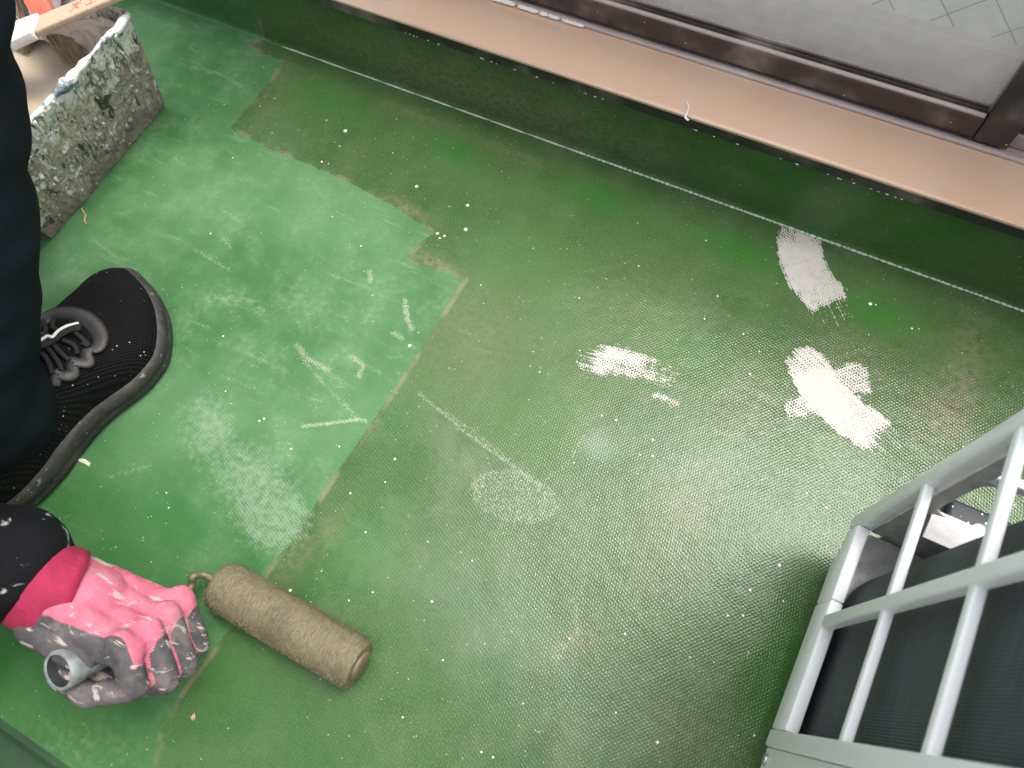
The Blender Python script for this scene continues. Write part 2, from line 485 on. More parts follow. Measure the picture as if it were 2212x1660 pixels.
# thin paint film left on top of the weld towards the finished corner
# gutter and unseen parapet behind the camera, parapet height set for the light
M_GUT = simple('gutter_paint', (.030, .075, .034), .5, 0, .25, 30, .3, 200)
mb = MB()
gp = [(-.246, 0.0), (-.252, -.001), (-.258, -.006), (-.262, -.02), (-.266, -.034), (-.33, -.036), (-.336, -.03), (-.34, .0), (-.34, 1.10), (-.36, 1.13), (-.48, 1.13), (-.50, 1.10), (-.50, -.2), (-.246, -.2)]
gut = MB().extr(gp[:8] + [(-.34, -.06), (-.246, -.06)], 'x', -2.6, 1.9).build('gutter', M_GUT, None)
struct(gut, 'dark green drain channel along the foot of the parapet')
M_WALL = simple('wall_render', (.62, .60, .56), .8, 0, .08, 20, .4, 150, .002)
tag(MB().extr([(-.341, -.2), (-.341, .52), (-.36, .54), (-.48, .54), (-.5, .52), (-.5, -.2)], 'x', -2.6, 1.9).build('parapet', M_WALL, None, bevel=.006),
    'pale rendered balcony parapet behind the drain channel', 'parapet')

# ------------------------------------------------------------------ window: sill, tracks, screen door, wired-glass doors
M_SILL = None
def aluminium(name, col, rough, metal, streak=.18):
    g = G(name)
    o = g.obj()
    s = g.noise(g.mapping(o, (1.2, 90, 60)), 4, 5, .6)
    w = g.noise(o, 14, 4)
    d = tuple(c * (1 - streak) for c in col); l = tuple(min(1, c * (1 + streak * .6)) for c in col)
    c = g.mix(g.step(w, .45, .8), g.ramp(s, [(.3, d), (.7, l)]), g.mix(.35, col, (.68, .60, .55)))
    v = g.voronoi(o, 160)
    sep = g.node('ShaderNodeSeparateColor'); g.put(sep.inputs[0], v.outputs['Color'])
    f = g.mul(g.math('LESS_THAN', v.outputs['Distance'], .12), g.math('GREATER_THAN', sep.outputs[0], .93))
    c = g.mix(g.mul(f, .7), c, (.75, .72, .68))
    return g.out(c, g.math('MULTIPLY_ADD', w, .2, rough), metal, g.bump(s, .15, .0006))
M_SILL = aluminium('copper_tone_sill', (.74, .51, .37), .30, .4, .03)
M_BROWN = aluminium('dark_bronze_aluminium', (.050, .038, .036), .42, .25, .1)
M_STILE = aluminium('charcoal_aluminium', (.028, .028, .029), .45, .2, .1)
M_LIP = aluminium('dull_lilac_aluminium', (.38, .32, .31), .4, .4, .1)
WX0, WX1 = -1.55, 1.45
sill = empty('window_sill', 'copper coloured aluminium window sill above the green upstand', 'window sill')
MB().extr([(.510, .1125), (.510, .1150), (.512, .1170), (.572, .1182), (.572, .1125)], 'x', WX0, WX1).build('sill_board', M_SILL, sill)
MB().extr([(.511, .100), (.5105, .1122), (.556, .1122), (.556, .1085), (.518, .1085), (.518, .100)], 'x', WX0, WX1).build('drip_edge', M_STILE, sill)
MB().extr([(.5722, .1125), (.5722, .1205), (.574, .1225), (.5765, .1225), (.5775, .119), (.600, .119), (.600, .1125)], 'x', WX0, WX1).build('sill_lip', M_LIP, sill)
M_SEAL = simple('old_sealant', (.72, .68, .65), .6, 0, .12, 120, .5, 400)
mb = MB(); x = -.52
while x < -.27:
    ln = random.uniform(.008, .03); k = max(.15, min(1, (-.12 - x) / .25)) 
    if random.random() < .85:
        pts = [(x + ln * t / 5, .5722 + .0012 * n3(x * 60 + t, 3), .1196 + .0012 * k + .0006 * n3(x * 50 + t, 8)) for t in range(6)]
        mb.tube(pts, [.0011 + .0026 * k * (1 + .7 * n3(x * 90 + t * 1.7, 2)) * (.4 if t in (0, 5) else 1) for t in range(6)], 7, squash=.45)
    x += ln * random.uniform(.8, 1.6)
mb.build('sealant', M_SEAL, sill, True)
mb = MB()
for k in range(36):
    x = -.45 + .55 * random.random() ** 1.3
    r = random.uniform(.0003, .0007); ln = random.uniform(.001, .004)
    mb.tube([(x, .5108, .1003), (x + ln * .5, .5106, .1001 + random.uniform(-.0005, .0006)), (x + ln, .5108, .1003)], [r * .5, r, r * .4], 5)
mb.build('paint_flecks', M_SEAL, sill, True)['kind'] = 'stuff'
trk = empty('window_frame', 'dark bronze sliding window frame with parallel floor tracks', 'window frame')
MB().extr([(.6005, .100), (.6005, .1205), (.74, .1265), (.74, .100)], 'x', WX0, WX1).build('track_bed', M_BROWN, trk)
for y in (.586, .624, .662):
    MB().extr([(y, .1205), (y, .1330), (y + .003, .1335), (y + .003, .1205)], 'x', WX0, WX1).build('track', M_LIP if y < .6 else M_BROWN, trk)
for x in (WX0, WX1 - .05):
    MB().box((x, .57, .1235), (x + .05, .74, 0.46)).build('jamb', M_BROWN, trk)
MB().box((WX0, .57, 0.461), (WX1, .74, 0.50)).build('head', M_BROWN, trk)  # unseen window head, lowered to let light onto the floor
# screen door
scr = empty('screen_door', 'dark framed sliding insect screen with a fine grey mesh', 'screen door')
SX0, SX1 = -.80, .146
RY = .5785
MB().extr([(RY, .1245), (RY, .1460), (RY + .0035, .1475), (RY + .0035, .1500), (RY + .008, .1500), (RY + .008, .1535), (RY + .012, .1535), (RY + .0145, .1515), (RY + .0145, .1375), (RY + .004, .1370), (RY + .004, .1245)], 'x', SX0, .1165).build('bottom_rail', M_BROWN, scr, bevel=.0005, seg=1)
MB().extr([(RY + .0005, .1472), (RY + .0005, .1490), (RY + .0033, .1503), (RY + .0033, .1476)], 'x', SX0, .1155).build('rail_bead', M_LIP, scr)
MB().extr([(RY + .0085, .1537), (RY + .0085, .1552), (RY + .0105, .1556), (RY + .0105, .1537)], 'x', SX0, .1155).build('spline', M_LIP, scr)
MB().box((.1172, RY - .0015, .1238), (SX1, RY + .016, 0.45)).build('stile', M_STILE, scr, bevel=.0012)
MB().box((SX0 - .03, RY - .0015, .1238), (SX0, RY + .016, 0.45)).build('stile', M_STILE, scr, bevel=.0012)
MB().box((SX0, RY, 0.415), (.117, RY + .0145, 0.45)).build('top_rail', M_BROWN, scr, bevel=.001)
MB().tube([(.1163, RY + .006, .15), (.1163, RY + .006,  0.41)], .0013, 6).build('side_spline', M_LIP, scr, True)
M_MESH = simple('screen_fibre', (.88, .87, .88), .6, 0, .1, 60)
mb = MB(); w = .00013; pitch = .0013
yq = RY + .0095
for k in range(int((.1165 - SX0) / pitch)):
    x = SX0 + k * pitch
    mb.add([(x - w, yq - w, .154), (x + w, yq - w, .154), (x + w, yq + w, .154), (x - w, yq + w, .154),
            (x - w, yq - w, 0.415), (x + w, yq - w, 0.415), (x + w, yq + w, 0.415), (x - w, yq + w, 0.415)],
           [(0, 1, 5, 4), (1, 2, 6, 5), (2, 3, 7, 6), (3, 0, 4, 7)])
for k in range(int((0.415 - .154) / pitch)):
    z = .154 + k * pitch; yk = yq + .0002
    mb.add([(SX0, yk - w, z - w), (SX0, yk + w, z - w), (SX0, yk + w, z + w), (SX0, yk - w, z + w),
            (.1165, yk - w, z - w), (.1165, yk + w, z - w), (.1165, yk + w, z + w), (.1165, yk - w, z + w)],
           [(0, 1, 5, 4), (1, 2, 6, 5), (2, 3, 7, 6), (3, 0, 4, 7)])
me_o = mb.build('mesh', M_MESH, scr, fix=False)
me_o['kind'] = 'stuff'
# glass doors
def glass_material():
    g = G('frosted_wired_glass')
    o = g.obj()
    n = g.noise(o, 190, 4, .6); b = g.noise(o, 9, 3)
    c = g.ramp(n, [(.3, (.84, .86, .87)), (.7, (.93, .94, .95))])
    c = g.mix(g.mul(b, .3), c, (.78, .80, .81))
    return g.out(c, .16, 0.0, g.bump(n, .4, .0008), .6)
M_GLASS = glass_material()
M_RAILT = aluminium('pale_bronze_rail', (.74, .72, .73), .4, .25, .12)
M_WIRE = simple('glass_wire', (.16, .17, .18), .5, .3)
def glass_door(x0, x1, y, label):
    d = empty('glass_door', label, 'glass door', 'wired glass sliding doors')
    MB().box((x0 + .041, y, .1265), (x1 - .041, y + .026, .178)).build('bottom_rail', M_RAILT, d, bevel=.001)
    MB().extr([(y + .0005, .1785), (y + .0005, .1835), (y + .006, .187), (y + .02, .187), (y + .02, .1785)], 'x', x0 + .041, x1 - .041).build('glazing_bead', aluminium('pale_bead', (.80, .70, .62), .4, .2, .05), d)
    for x in (x0, x1 - .04):
        MB().box((x, y - .001, .1262), (x + .04, y + .028, 0.45)).build('stile', M_BROWN, d, bevel=.001)
    MB().box((x0 + .041, y, 0.40), (x1 - .041, y + .026, 0.45)).build('top_rail', M_BROWN, d, bevel=.001)
    gx0, gx1, gz0, gz1 = x0 + .04, x1 - .04, .187, 0.40
    pane = MB().box((gx0, y + .008, gz0), (gx1, y + .014, gz1)).build('pane', M_GLASS, d)
    sp = .050
    for sgn in (1, -1):
        k0 = int(((gx0 - gz1 if sgn > 0 else gx0 + gz0)) / sp) - 1
        k1 = int(((gx1 - gz0 if sgn > 0 else gx1 + gz1)) / sp) + 2
        for k in range(k0, k1):
            c = k * sp
            # x = c + sgn*z
            za = max(gz0, (gx0 - c) / sgn if sgn > 0 else (gx1 - c) / sgn)
            zb = min(gz1, (gx1 - c) / sgn if sgn > 0 else (gx0 - c) / sgn)
            if zb - za < .02: continue
            za, zb = za + .003, zb - .003
            if zb - za < .02: continue
            MB().tube([(c + sgn * za, y + .0076, za), (c + sgn * zb, y + .0076, zb)], .00045, 4).build('wire', M_WIRE, pane)
    return d
glass_door(-.84, .175, .612, 'wired frosted glass door directly behind the insect screen')
glass_door(.12, 1.39, .650, 'wired frosted glass door to the right of the screen frame')
tag(MB().box((-2.6, .60, .5015), (1.9, .80, .56)).box((-2.6, .5995, .123), (WX0 - .002, .80, .501)).box((WX1 + .002, .5995, .123), (1.9, .80, .501)).build('house_wall', M_WALL),  # unseen wall top kept low so light and reflections reach the floor
    'pale rendered house wall around the sliding window', 'wall')
struct(MB().box((-2.6, YS + .001, -.2), (1.9, .80, .0995)).build('wall_base', M_WALL), 'wall base behind the upstand')
struct(MB().box((-2.6, -.245, -.25), (1.9, YS, -.004)).build('balcony_slab', M_WALL), 'concrete balcony slab below the sheet')

# ------------------------------------------------------------------ cream putty patches: thin shells on the lands of the emboss
M_PUTTY = simple('cream_putty', (.57, .54, .495), .7, 0, .05, 90, .5, 500, .0004)
def putty(label, strokes, name='putty_patch', res=.00055, thick=.0005):
    allp = [q for s in strokes for q in F2(s[0])]
    x0 = min(p[0] for p in allp) - .035; x1 = max(p[0] for p in allp) + .035
    y0 = min(p[1] for p in allp) - .035; y1 = max(p[1] for p in allp) + .035
    gx = np.arange(x0, x1, res); gy = np.arange(y0, min(y1, YS - .0045), res)
    X, Y = np.meshgrid(gx, gy, indexing='ij')
    A = np.full(X.shape, -1.0)
    for pts, half, s0, s1, edge, seed in strokes:
        d, t = seg_dist(X, Y, F2(pts))
        ang = t * 40 + seed
        # bristle streaks run along the stroke: noise across it
        px = F2(pts); dx, dy = px[-1][0] - px[0][0], px[-1][1] - px[0][1]
        L = math.hypot(dx, dy); across = ((X - px[0][0]) * -dy + (Y - px[0][1]) * dx) / L
        st = np.vectorize(lambda a, b: n3(a * 700 + seed, b * 3.0, seed))(across, t)
        st2 = np.vectorize(lambda a, b: n3(a * 160, b * 160, seed))(X, Y)
        dens = s0 + (s1 - s0) * t + st * .28 + st2 * .32
        endf = np.clip(np.minimum(t, 1 - t) / .10 + .9 * st, 0, 1)
        w = half * (1 + .10 * st2 + .12 * st)
        inside = np.clip((w - d) / edge, -1, 1)
        v = np.where(inside > -1, dens - 1.2 * (1 - np.clip(inside, 0, 1)) * .5 - (inside < 0) * 3, -9)
        v = v - (1 - endf) * 1.0
        A = np.maximum(A, v)
    jx = np.vectorize(lambda a, b: n3(a * 220, b * 220, 1.5))(X, Y) * .0008; jy = np.vectorize(lambda a, b: n3(a * 220, b * 220, 7.5))(X, Y) * .0008
    E_ = emboss_np(X + jx, Y + jy)
    keep = (A * .8 - .05 + E_ * .58 + .1 * rng.standard_normal(X.shape)) > .0
    keep &= A > -.55
    H_ = thick * (.5 + .5 * np.clip(A, 0, 1)) + .0002
    idx = -np.ones((X.shape[0], X.shape[1]), int)
    used = np.zeros_like(keep)
    kc = keep[:-1, :-1]
    ii, jj = np.nonzero(kc)
    for di in (0, 1):
        for dj in (0, 1):
            used[ii + di, jj + dj] = True
    idx[used] = np.arange(used.sum())
    top = np.stack([X[used], Y[used], H_[used] + .00012 * rng.standard_normal(used.sum())], 1)
    top[:, 2] = np.maximum(top[:, 2], .0003)
    F = np.stack([idx[ii, jj], idx[ii + 1, jj], idx[ii + 1, jj + 1], idx[ii, jj + 1]], 1)
    # skirt down to the floor along every open edge, so the film has a real edge
    nb = len(top)
    bot = top.copy(); bot[:, 2] = .00005
    faces = F.tolist()
    pad = np.zeros((kc.shape[0] + 2, kc.shape[1] + 2), bool); pad[1:-1, 1:-1] = kc
    for i, j in zip(ii, jj):
        q = (idx[i, j], idx[i + 1, j], idx[i + 1, j + 1], idx[i, j + 1])
        if not pad[i + 1, j]: faces.append([q[1], q[0], q[0] + nb, q[1] + nb])
        if not pad[i + 2, j + 1]: faces.append([q[2], q[1], q[1] + nb, q[2] + nb])
        if not pad[i + 1, j + 2]: faces.append([q[3], q[2], q[2] + nb, q[3] + nb])
        if not pad[i, j + 1]: faces.append([q[0], q[3], q[3] + nb, q[0] + nb])
    me = bpy.data.meshes.new(name)
    me.from_pydata(np.vstack([top, bot]).tolist(), [], faces)
    o = link(name, me, M_PUTTY)
    return tag(o, label, 'putty patch', 'cream putty patches on the floor')
putty('curved cream putty stroke on the floor touching the corner seam',
      [([(1725, 512), (1728, 560), (1748, 605), (1780, 640), (1795, 662)], .0225, 1.05, .28, .004, 3.1),
       ([(1722, 520), (1745, 508), (1757, 494)], .008, .9, .9, .003, 9.0)])
putty('cross shaped cream putty patch on the floor nearest the air conditioner',
      [([(1746, 792), (1778, 852), (1840, 905), (1906, 952)], .0205, 1.30, .50, .004, 1.7),
       ([(1690, 886), (1725, 884), (1755, 868)], .012, -.10, .50, .005, 5.2), ([(1795, 845), (1840, 820), (1882, 822)], .0165, .35, .02, .005, 6.6)])
putty('thin smeared cream putty patch in the middle of the wet floor',
      [([(1272, 782), (1330, 780), (1400, 800), (1470, 832)], .0175, .32, -.30, .008, 2.3),
       ([(1300, 765), (1340, 768), (1395, 790)], .008, .75, .3, .006, 4.3), ([(1408, 850), (1440, 866), (1470, 880)], .006, .05, -.25, .004, 8.3)])

# ------------------------------------------------------------------ paint spatter (domes too small and many to count)
M_DROP = simple('paint_drop', (.80, .80, .70), .35, 0, .06, 90)
mb = MB()
BIG = [(746, 283, 9), (900, 403, 8), (1010, 444, 8), (1006, 496, 9), (695, 350, 5), (885, 747, 8), (1880, 657, 9), (1892, 659, 4), (1785, 1097, 6), (627, 1276, 7),
       (933, 1300, 6), (853, 992, 6), (832, 1042, 4), (757, 1066, 5), (1684, 1222, 8), (1620, 1275, 7), (1620, 808, 6), (1522, 689, 4), (1550, 640, 4),
       (1606, 722, 4), (1300, 898, 5), (1331, 908, 5), (1410, 985, 5), (1382, 983, 4), (1020, 1212, 5), (1350, 1370, 5), (1605, 1330, 6), (1572, 1330, 6),
       (1420, 1604, 7), (1040, 1625, 5), (403, 1444, 6), (1065, 1636, 5), (870, 1550, 5), (1230, 1380, 5), (629, 970, 5), (560, 910, 5), (570, 905, 5), (482, 727, 5),
       (1410, 950, 6), (1440, 860, 6), (455, 505, 4), (1525, 520, 4), (1380, 575, 4), (960, 510, 6), (945, 505, 7), (950, 515, 5), (805, 1280, 4), (1130, 1520, 4),
       (1330, 1540, 4), (1640, 760, 4), (1710, 800, 4), (1970, 710, 5), (1240, 1000, 4), (780, 532, 4), (790, 1150, 4), (1490, 1420, 4)]
def dome(cx, cy, r, h):
    vs = [(cx, cy, h + .00025)]
    for ring, (rr, hh) in enumerate(((.6, .8), (1.0, .0))):
        for k in range(8):
            a = k * math.pi / 4 + ring * .3
            q = r * rr * (1 + .15 * n3(cx * 900 + math.cos(a), cy * 900 + math.sin(a)))
            vs.append((cx + q * math.cos(a), cy + q * math.sin(a), h * hh + .0001))
    fs = [(0, 1 + k, 1 + (k + 1) % 8) for k in range(8)] + [(1 + k, 9 + k, 9 + (k + 1) % 8, 1 + (k + 1) % 8) for k in range(8)]
    mb.add(vs, fs)
for px, py, r in BIG:
    p = fl(px, py); s = (fl(px + r / 2, py) - p).length * .92
    dome(p.x, p.y, s, s * .35)
for k in range(420):
    x, y = random.uniform(-.95, .35), random.uniform(-.24, .512)
    if n3(x * 5, y * 5, 2.0) < random.uniform(-.5, .5): continue
    r = .00030 + .0006 * random.random() ** 4
    dome(x, y, r, r * .3)
tag(mb.build('paint_spatter', M_DROP, fix=False, smooth=True), 'fine pale paint spatter flecked across the green floor', kind='stuff')

# ------------------------------------------------------------------ outdoor air conditioner
M_AC = simple('ivory_steel', (.70, .72, .71), .38, 0, .03, 20)
M_GRID = simple('grey_white_plastic', (.85, .87, .88), .36, 0, .03, 30)
M_GALV = simple('galvanised_steel', (.50, .495, .49), .5, .3, .22, 90, .2, 600)
M_SCREW = simple('screw_steel', (.45, .45, .44), .35, .8)
def coil_material():
    g = G('coil_fins')
    o = g.obj()
    s = g.node('ShaderNodeSeparateXYZ'); g.put(s.inputs[0], o)
    w = g.math('SINE', g.mul(g.add(s.outputs[0], s.outputs[1]), 2 * math.pi / .0018))
    n = g.noise(g.mapping(o, (8, 8, 60)), 5, 4)
    c = g.ramp(n, [(.25, (.038, .046, .053)), (.75, (.074, .086, .096))])
    return g.out(c, .6, .1, g.bump(g.add(w, g.mul(n, .5)), .5, .0006))
M_COIL = coil_material()
ac = empty('outdoor_air_conditioner', 'pale grey outdoor air conditioner unit with open grid side', 'air conditioner')
AX, AZ0, AZ1 = .141, .05, .60
AY0, AY1 = -.066, .225
D = .010                                     # bar depth
def acbox(name, lo, hi, mat=M_GRID, bev=.0025, seg=3, smooth=True):
    return MB().box(lo, hi).build(name, mat, ac, smooth, bev, seg=seg)
acbox('corner_post', (AX, .2125, AZ0 + .018), (AX + .012, AY1 - .001, AZ1 - .004), bev=.003)
acbox('grid_frame', (AX, .0362, AZ0), (AX + D, .049, AZ1 - .004), bev=.002)
# bottom band: lower edge cut back towards the far corner
MB().extr([(.0495, AZ0), (.150, AZ0), (.150, AZ0 + .039), (.0495, AZ0 + .039)], 'x', AX + .0006, AX + D).build('bottom_band', M_GRID, ac, True, .0014)
MB().extr([(.1505, AZ0 + .001), (.182, AZ0 + .001), (.198, AZ0 + .014), (.2122, AZ0 + .018), (.2122, AZ0 + .041), (.1505, AZ0 + .039)], 'x', AX + .0006, AX + D).build('bottom_band', M_GRID, ac, True, .0014)
acbox('upright_bar', (AX - .0004, .1275, AZ0 + .0392), (AX + .008, .1370, AZ1 - .004), bev=.0018)
ends = [(.049, .1270), (.1375, .2125)]
for z in (.2000, .3080, .4160, .5240):
    for y0, y1 in ends:
        acbox('cross_bar', (AX + .0012, y0 - .002, z + .001), (AX + .0075, y1 + .002, z + .0085), bev=.0016)
# web fillets where bars meet the frame
acbox('side_panel', (AX + .002, AY0, AZ0 + .002), (AX + .0035, .0358, AZ1), M_AC, .0006, 1, False)
MB().tube([(AX - .0005, .027, AZ0 + .012), (AX + .003, .027, AZ0 + .012)], .0042, 14).build('screw', M_SCREW, ac, True, .0008)
acbox('front_panel', (AX + .004, AY0 - .003, AZ0 + .002), (AX + .78, AY0 + .0005, AZ1), M_AC, .001, 1, False)
acbox('far_panel', (AX + .778, AY0 + .001, AZ0 + .002), (AX + .780, AY1, AZ1), M_AC, .0006, 1, False)
acbox('top_cover', (AX - .004, AY0 - .006, AZ1 + .0005), (AX + .785, AY1 + .005, AZ1 + .014), M_AC, .004, 3)
# back sheet with openings
YB = .2195
acbox('back_margin', (AX + .0165, YB, AZ0 + .016), (.168, YB + .0016, AZ1 - .004), M_GALV, .0005, 1, False)
MB().extr([(YB - .018, .148), (YB - .018, .1500), (YB - .004, .1535), (YB + .0030, .1535), (YB + .0030, AZ0 + .004), (YB + .0012, AZ0 + .004), (YB + .0012, .1515), (YB - .004, .1515)], 'x', .1682, .90)  .build('back_rail', M_GALV, ac, False, .0004)
for z in (.229, .330, .431, .532):
    acbox('back_bar', (.1682, YB, z), (.90, YB + .006, z + .010), M_AC, .0015)
for (cx, cz, sx, sz) in ((.168, .229, 1, -1), (.168, .1535, 1, 1)):
    r = .012
    pts = [(cx, cz)] + [(cx + sx * (r - r * math.sin(a)), cz + sz * (r - r * math.cos(a))) for a in np.linspace(0, math.pi / 2, 8)]
    MB().extr(pts, 'y', YB + .0002, YB + .0014).build('corner_web', M_GALV, ac)
# base pan with pressed rings
cpx, cpy = .235, .115
def pan(u, v):
    x = .1525 + u * .76; y = -.055 + v * .2735
    r = math.hypot(x - cpx, y - cpy)
    z = AZ0 + .006 + .006 / (1 + math.exp(-(r - .088) / .0022)) * (1 if r < .2 else 1)
    z -= .004 * math.exp(-((r - .075) / .006) ** 2)
    a = math.atan2(y - cpy, x - cpx)
    z += .003 * math.exp(-(((a - 2.25) * r) / .004) ** 2) * (1 if .02 < r < .085 else 0)
    z += .003 * math.exp(-(((a - 1.55) * r) / .004) ** 2) * (1 if .02 < r < .085 else 0)
    return (x, y, z)
MB().grid(pan, 300, 120).build('base_pan', M_GALV, ac, True, fix=False)
MB().box((AX + .011, AY0 + .004, AZ0 + .001), (.915, YB - .0008, AZ0 + .004)).build('base_plate', M_GALV, ac)
# heat exchanger coil: straight run, bend, back run
path = [(.157, -.05), (.157, .05), (.157, .15)]
path += [(.207 - .05 * math.cos(a), .15 + .05 * math.sin(a)) for a in np.linspace(.1, math.pi / 2, 14)]
path += [(.35, .20), (.88, .20)]
inner = [(.177, -.05), (.177, .05), (.177, .15)] + [(.207 - .03 * math.cos(a), .15 + .03 * math.sin(a)) for a in np.linspace(.1, math.pi / 2, 14)] + [(.35, .18), (.88, .18)]
MB().extr(path + inner[::-1], 'z', AZ0 + .012, AZ1 - .012).build('coil', M_COIL, ac, False)
# folded bracket standing on the pan
a0, a1 = fl(1970, 1143, .085), fl(2051, 1187, .085)
b0, b1 = fl(1983, 1125, .092), fl(2067, 1169, .092)
c0, c1 = b0 + Vector((0, .004, .006)), b1 + Vector((0, .004, .006))
dd = Vector((0, 0, -.0012)); 
prof0 = [a0 + Vector((0, 0, -.012)), a0, b0, c0]; prof1 = [a1 + Vector((0, 0, -.012)), a1, b1, c1]
vs = prof0 + prof1 + [p + Vector((.0003, .0011, -.0006)) for p in prof0 + prof1]
MB().add(vs, [(0, 1, 5, 4), (1, 2, 6, 5), (2, 3, 7, 6), (8, 12, 13, 9), (9, 13, 14, 10), (10, 14, 15, 11), (0, 4, 12, 8), (3, 11, 15, 7), (0, 8, 9, 1), (1, 9, 10, 2), (2, 10, 11, 3), (4, 5, 13, 12), (5, 6, 14, 13), (6, 7, 15, 14)]).build('bracket', M_GALV, ac, False)
# plastic blocks under the unit
def block_material():
    g = G('black_plastic_block')
    o = g.obj()
    c = g.ramp(g.noise(o, 30, 3), [(.3, (.014, .017, .022)), (.7, (.030, .034, .042))])
    v = g.voronoi(o, 260)
    sep = g.node('ShaderNodeSeparateColor'); g.put(sep.inputs[0], v.outputs['Color'])
    f = g.mul(g.math('LESS_THAN', v.outputs['Distance'], g.mul(sep.outputs[1], .30)), g.math('GREATER_THAN', sep.outputs[0], .62))
    return g.out(g.mix(f, c, (.75, .76, .75)), .5)
M_BLOCK = block_material()
def block(x0, lab):
    b = empty('support_block', lab, 'support block', 'plastic blocks under the air conditioner')
    MB().box((x0, -.06, 0.0004), (x0 + .062, .288, .036)).build('base', M_BLOCK, b, True, .004)
    for y in (-.055, .045, .145, .235):
        MB().box((x0 + .006, y, .0355), (x0 + .056, y + .048, .0485)).build('rib', M_BLOCK, b, True, .003)
    MB().tube([(x0 + .031, .262, .048), (x0 + .031, .262, .053)], .008, 14).build('bolt', M_SCREW, b, True, .001)
block(.207, 'black plastic block flecked with paint, seen through the air conditioner grid')
block(.80, 'black plastic block under the far end of the air conditioner')

# ------------------------------------------------------------------ paint bucket
def crust_material():
    g = G('crusted_paint')
    o = g.obj()
    st = g.mapping(o, (1, 1, .34), (0, 0, 0))
    a = g.noise(st, 26, 6, .65, .6); b = g.noise(o, 72, 6, .7, .8); c = g.noise(st, 62, 6, .7, 1.2); d = g.noise(o, 9, 4, .6, .5); f = g.noise(o, 330, 4, .65)
    col = g.ramp(g.add(g.mul(b, .7), g.mul(f, .3)), [(.34, (.13, .105, .092)), (.43, (.31, .255, .215)), (.54, (.46, .395, .335)), (.64, (.68, .62, .56))])
    col = g.mix(g.step(a, .54, .60), col, g.mix(g.step(f, .45, .6), (.52, .41, .31), (.62, .54, .44)))
    col = g.mix(g.mul(g.step(c, .57, .60), .92), col, (.055, .058, .062))
    col = g.mix(g.mul(g.step(d, .54, .60), g.step(b, .40, .52)), col, (.70, .58, .43))
    s = g.node('ShaderNodeSeparateXYZ'); g.put(s.inputs[0], o)
    rim = g.step(g.add(s.outputs[2], g.mul(g.sub(c, .5), .20)), .075, .135)
    w = g.step(g.add(g.add(g.mul(b, .45), g.mul(g.noise(st, 75, 5, .7, 1.5), .55)), g.mul(rim, .10)), .525, .560)
    col = g.mix(g.mul(w, .95), col, (.84, .81, .78))
    col = g.mix(g.mul(g.step(g.noise(st, 48, 5, .65, 1.4), .61, .63), .92), col, (.028, .034, .038))
    low = g.mul(g.sub(1.0, g.step(g.add(s.outputs[2], g.mul(g.sub(a, .5), .09)), .012, .034)), .85)
    col = g.mix(low, col, g.ramp(b, [(.35, (.20, .165, .135)), (.65, (.34, .285, .235))]))
    v = g.voronoi(o, 190)
    sep = g.node('ShaderNodeSeparateColor'); g.put(sep.inputs[0], v.outputs['Color'])
    dots = g.mul(g.math('LESS_THAN', v.outputs['Distance'], g.mul(sep.outputs[1], .42)), g.math('GREATER_THAN', sep.outputs[0], .86))
    col = g.mix(g.mul(dots, .9), col, g.mix(g.math('GREATER_THAN', sep.outputs[2], .35), (.04, .05, .05), (.80, .78, .73)))
    h = g.add(g.add(g.mul(b, 1.0), g.mul(w, .5)), g.add(g.mul(f, .3), g.mul(dots, .4)))
    return g.out(col, .5, 0, g.bump(h, 1.0, .004))
M_CRUST = crust_material()
def liquid_material():
    g = G('tan_paint_liquid')
    o = g.obj()
    w = g.noise(g.mapping(o, (1, 2.6, 1), (0, 0, .25)), 9, 3, .5, 1.6)
    c = g.ramp(w, [(.3, (.40, .315, .225)), (.5, (.44, .355, .265)), (.7, (.49, .41, .32))])
    return g.out(c, .22, 0, g.bump(w, .15, .004))
M_LIQ = liquid_material()
bk = empty('paint_bucket', 'square paint bucket crusted with dried paint and filled with tan paint', 'bucket')
BB = [(-.737, .163), (-.737, .377), (-.985, .377), (-.985, .163)]      # bottom corners
BT = [(-.703, .147), (-.703, .384), (-1.02, .384), (-1.02, .147)]      # top corners
BH = .139
def bucket_side(i, off, nu, nv, z0=0.001, z1=BH, disp=True):
    a, b = Vector(BB[i]), Vector(BB[(i + 1) % 4]); ta, tb = Vector(BT[i]), Vector(BT[(i + 1) % 4])
    e = (b - a); nrm = Vector((e.y, -e.x)).normalized()
    def fn(u, v):
        z = z0 + (z1 - z0) * v
        k = z / BH
        p = (a.lerp(ta, k)).lerp(b.lerp(tb, k), u)
        d = 0.0
        if disp:
            q = Vector((p.x * 34, p.y * 34, z * 14))
            d = .0022 * mnoise.noise(q) + .0016 * max(0, mnoise.noise(q * 2.7)) + .0009 * mnoise.noise(q * 7)
            d += .0045 * max(0, mnoise.noise(Vector((p.x * 60, p.y * 60, 3.3))) + .1) * max(0, (v - .55) / .45)
            ed = min(u, 1 - u) ; d *= min(1, ed * 14 + .15)
        w = p + nrm * (off + d)
        return (w.x, w.y, z)
    return MB().grid(fn, nu, nv)
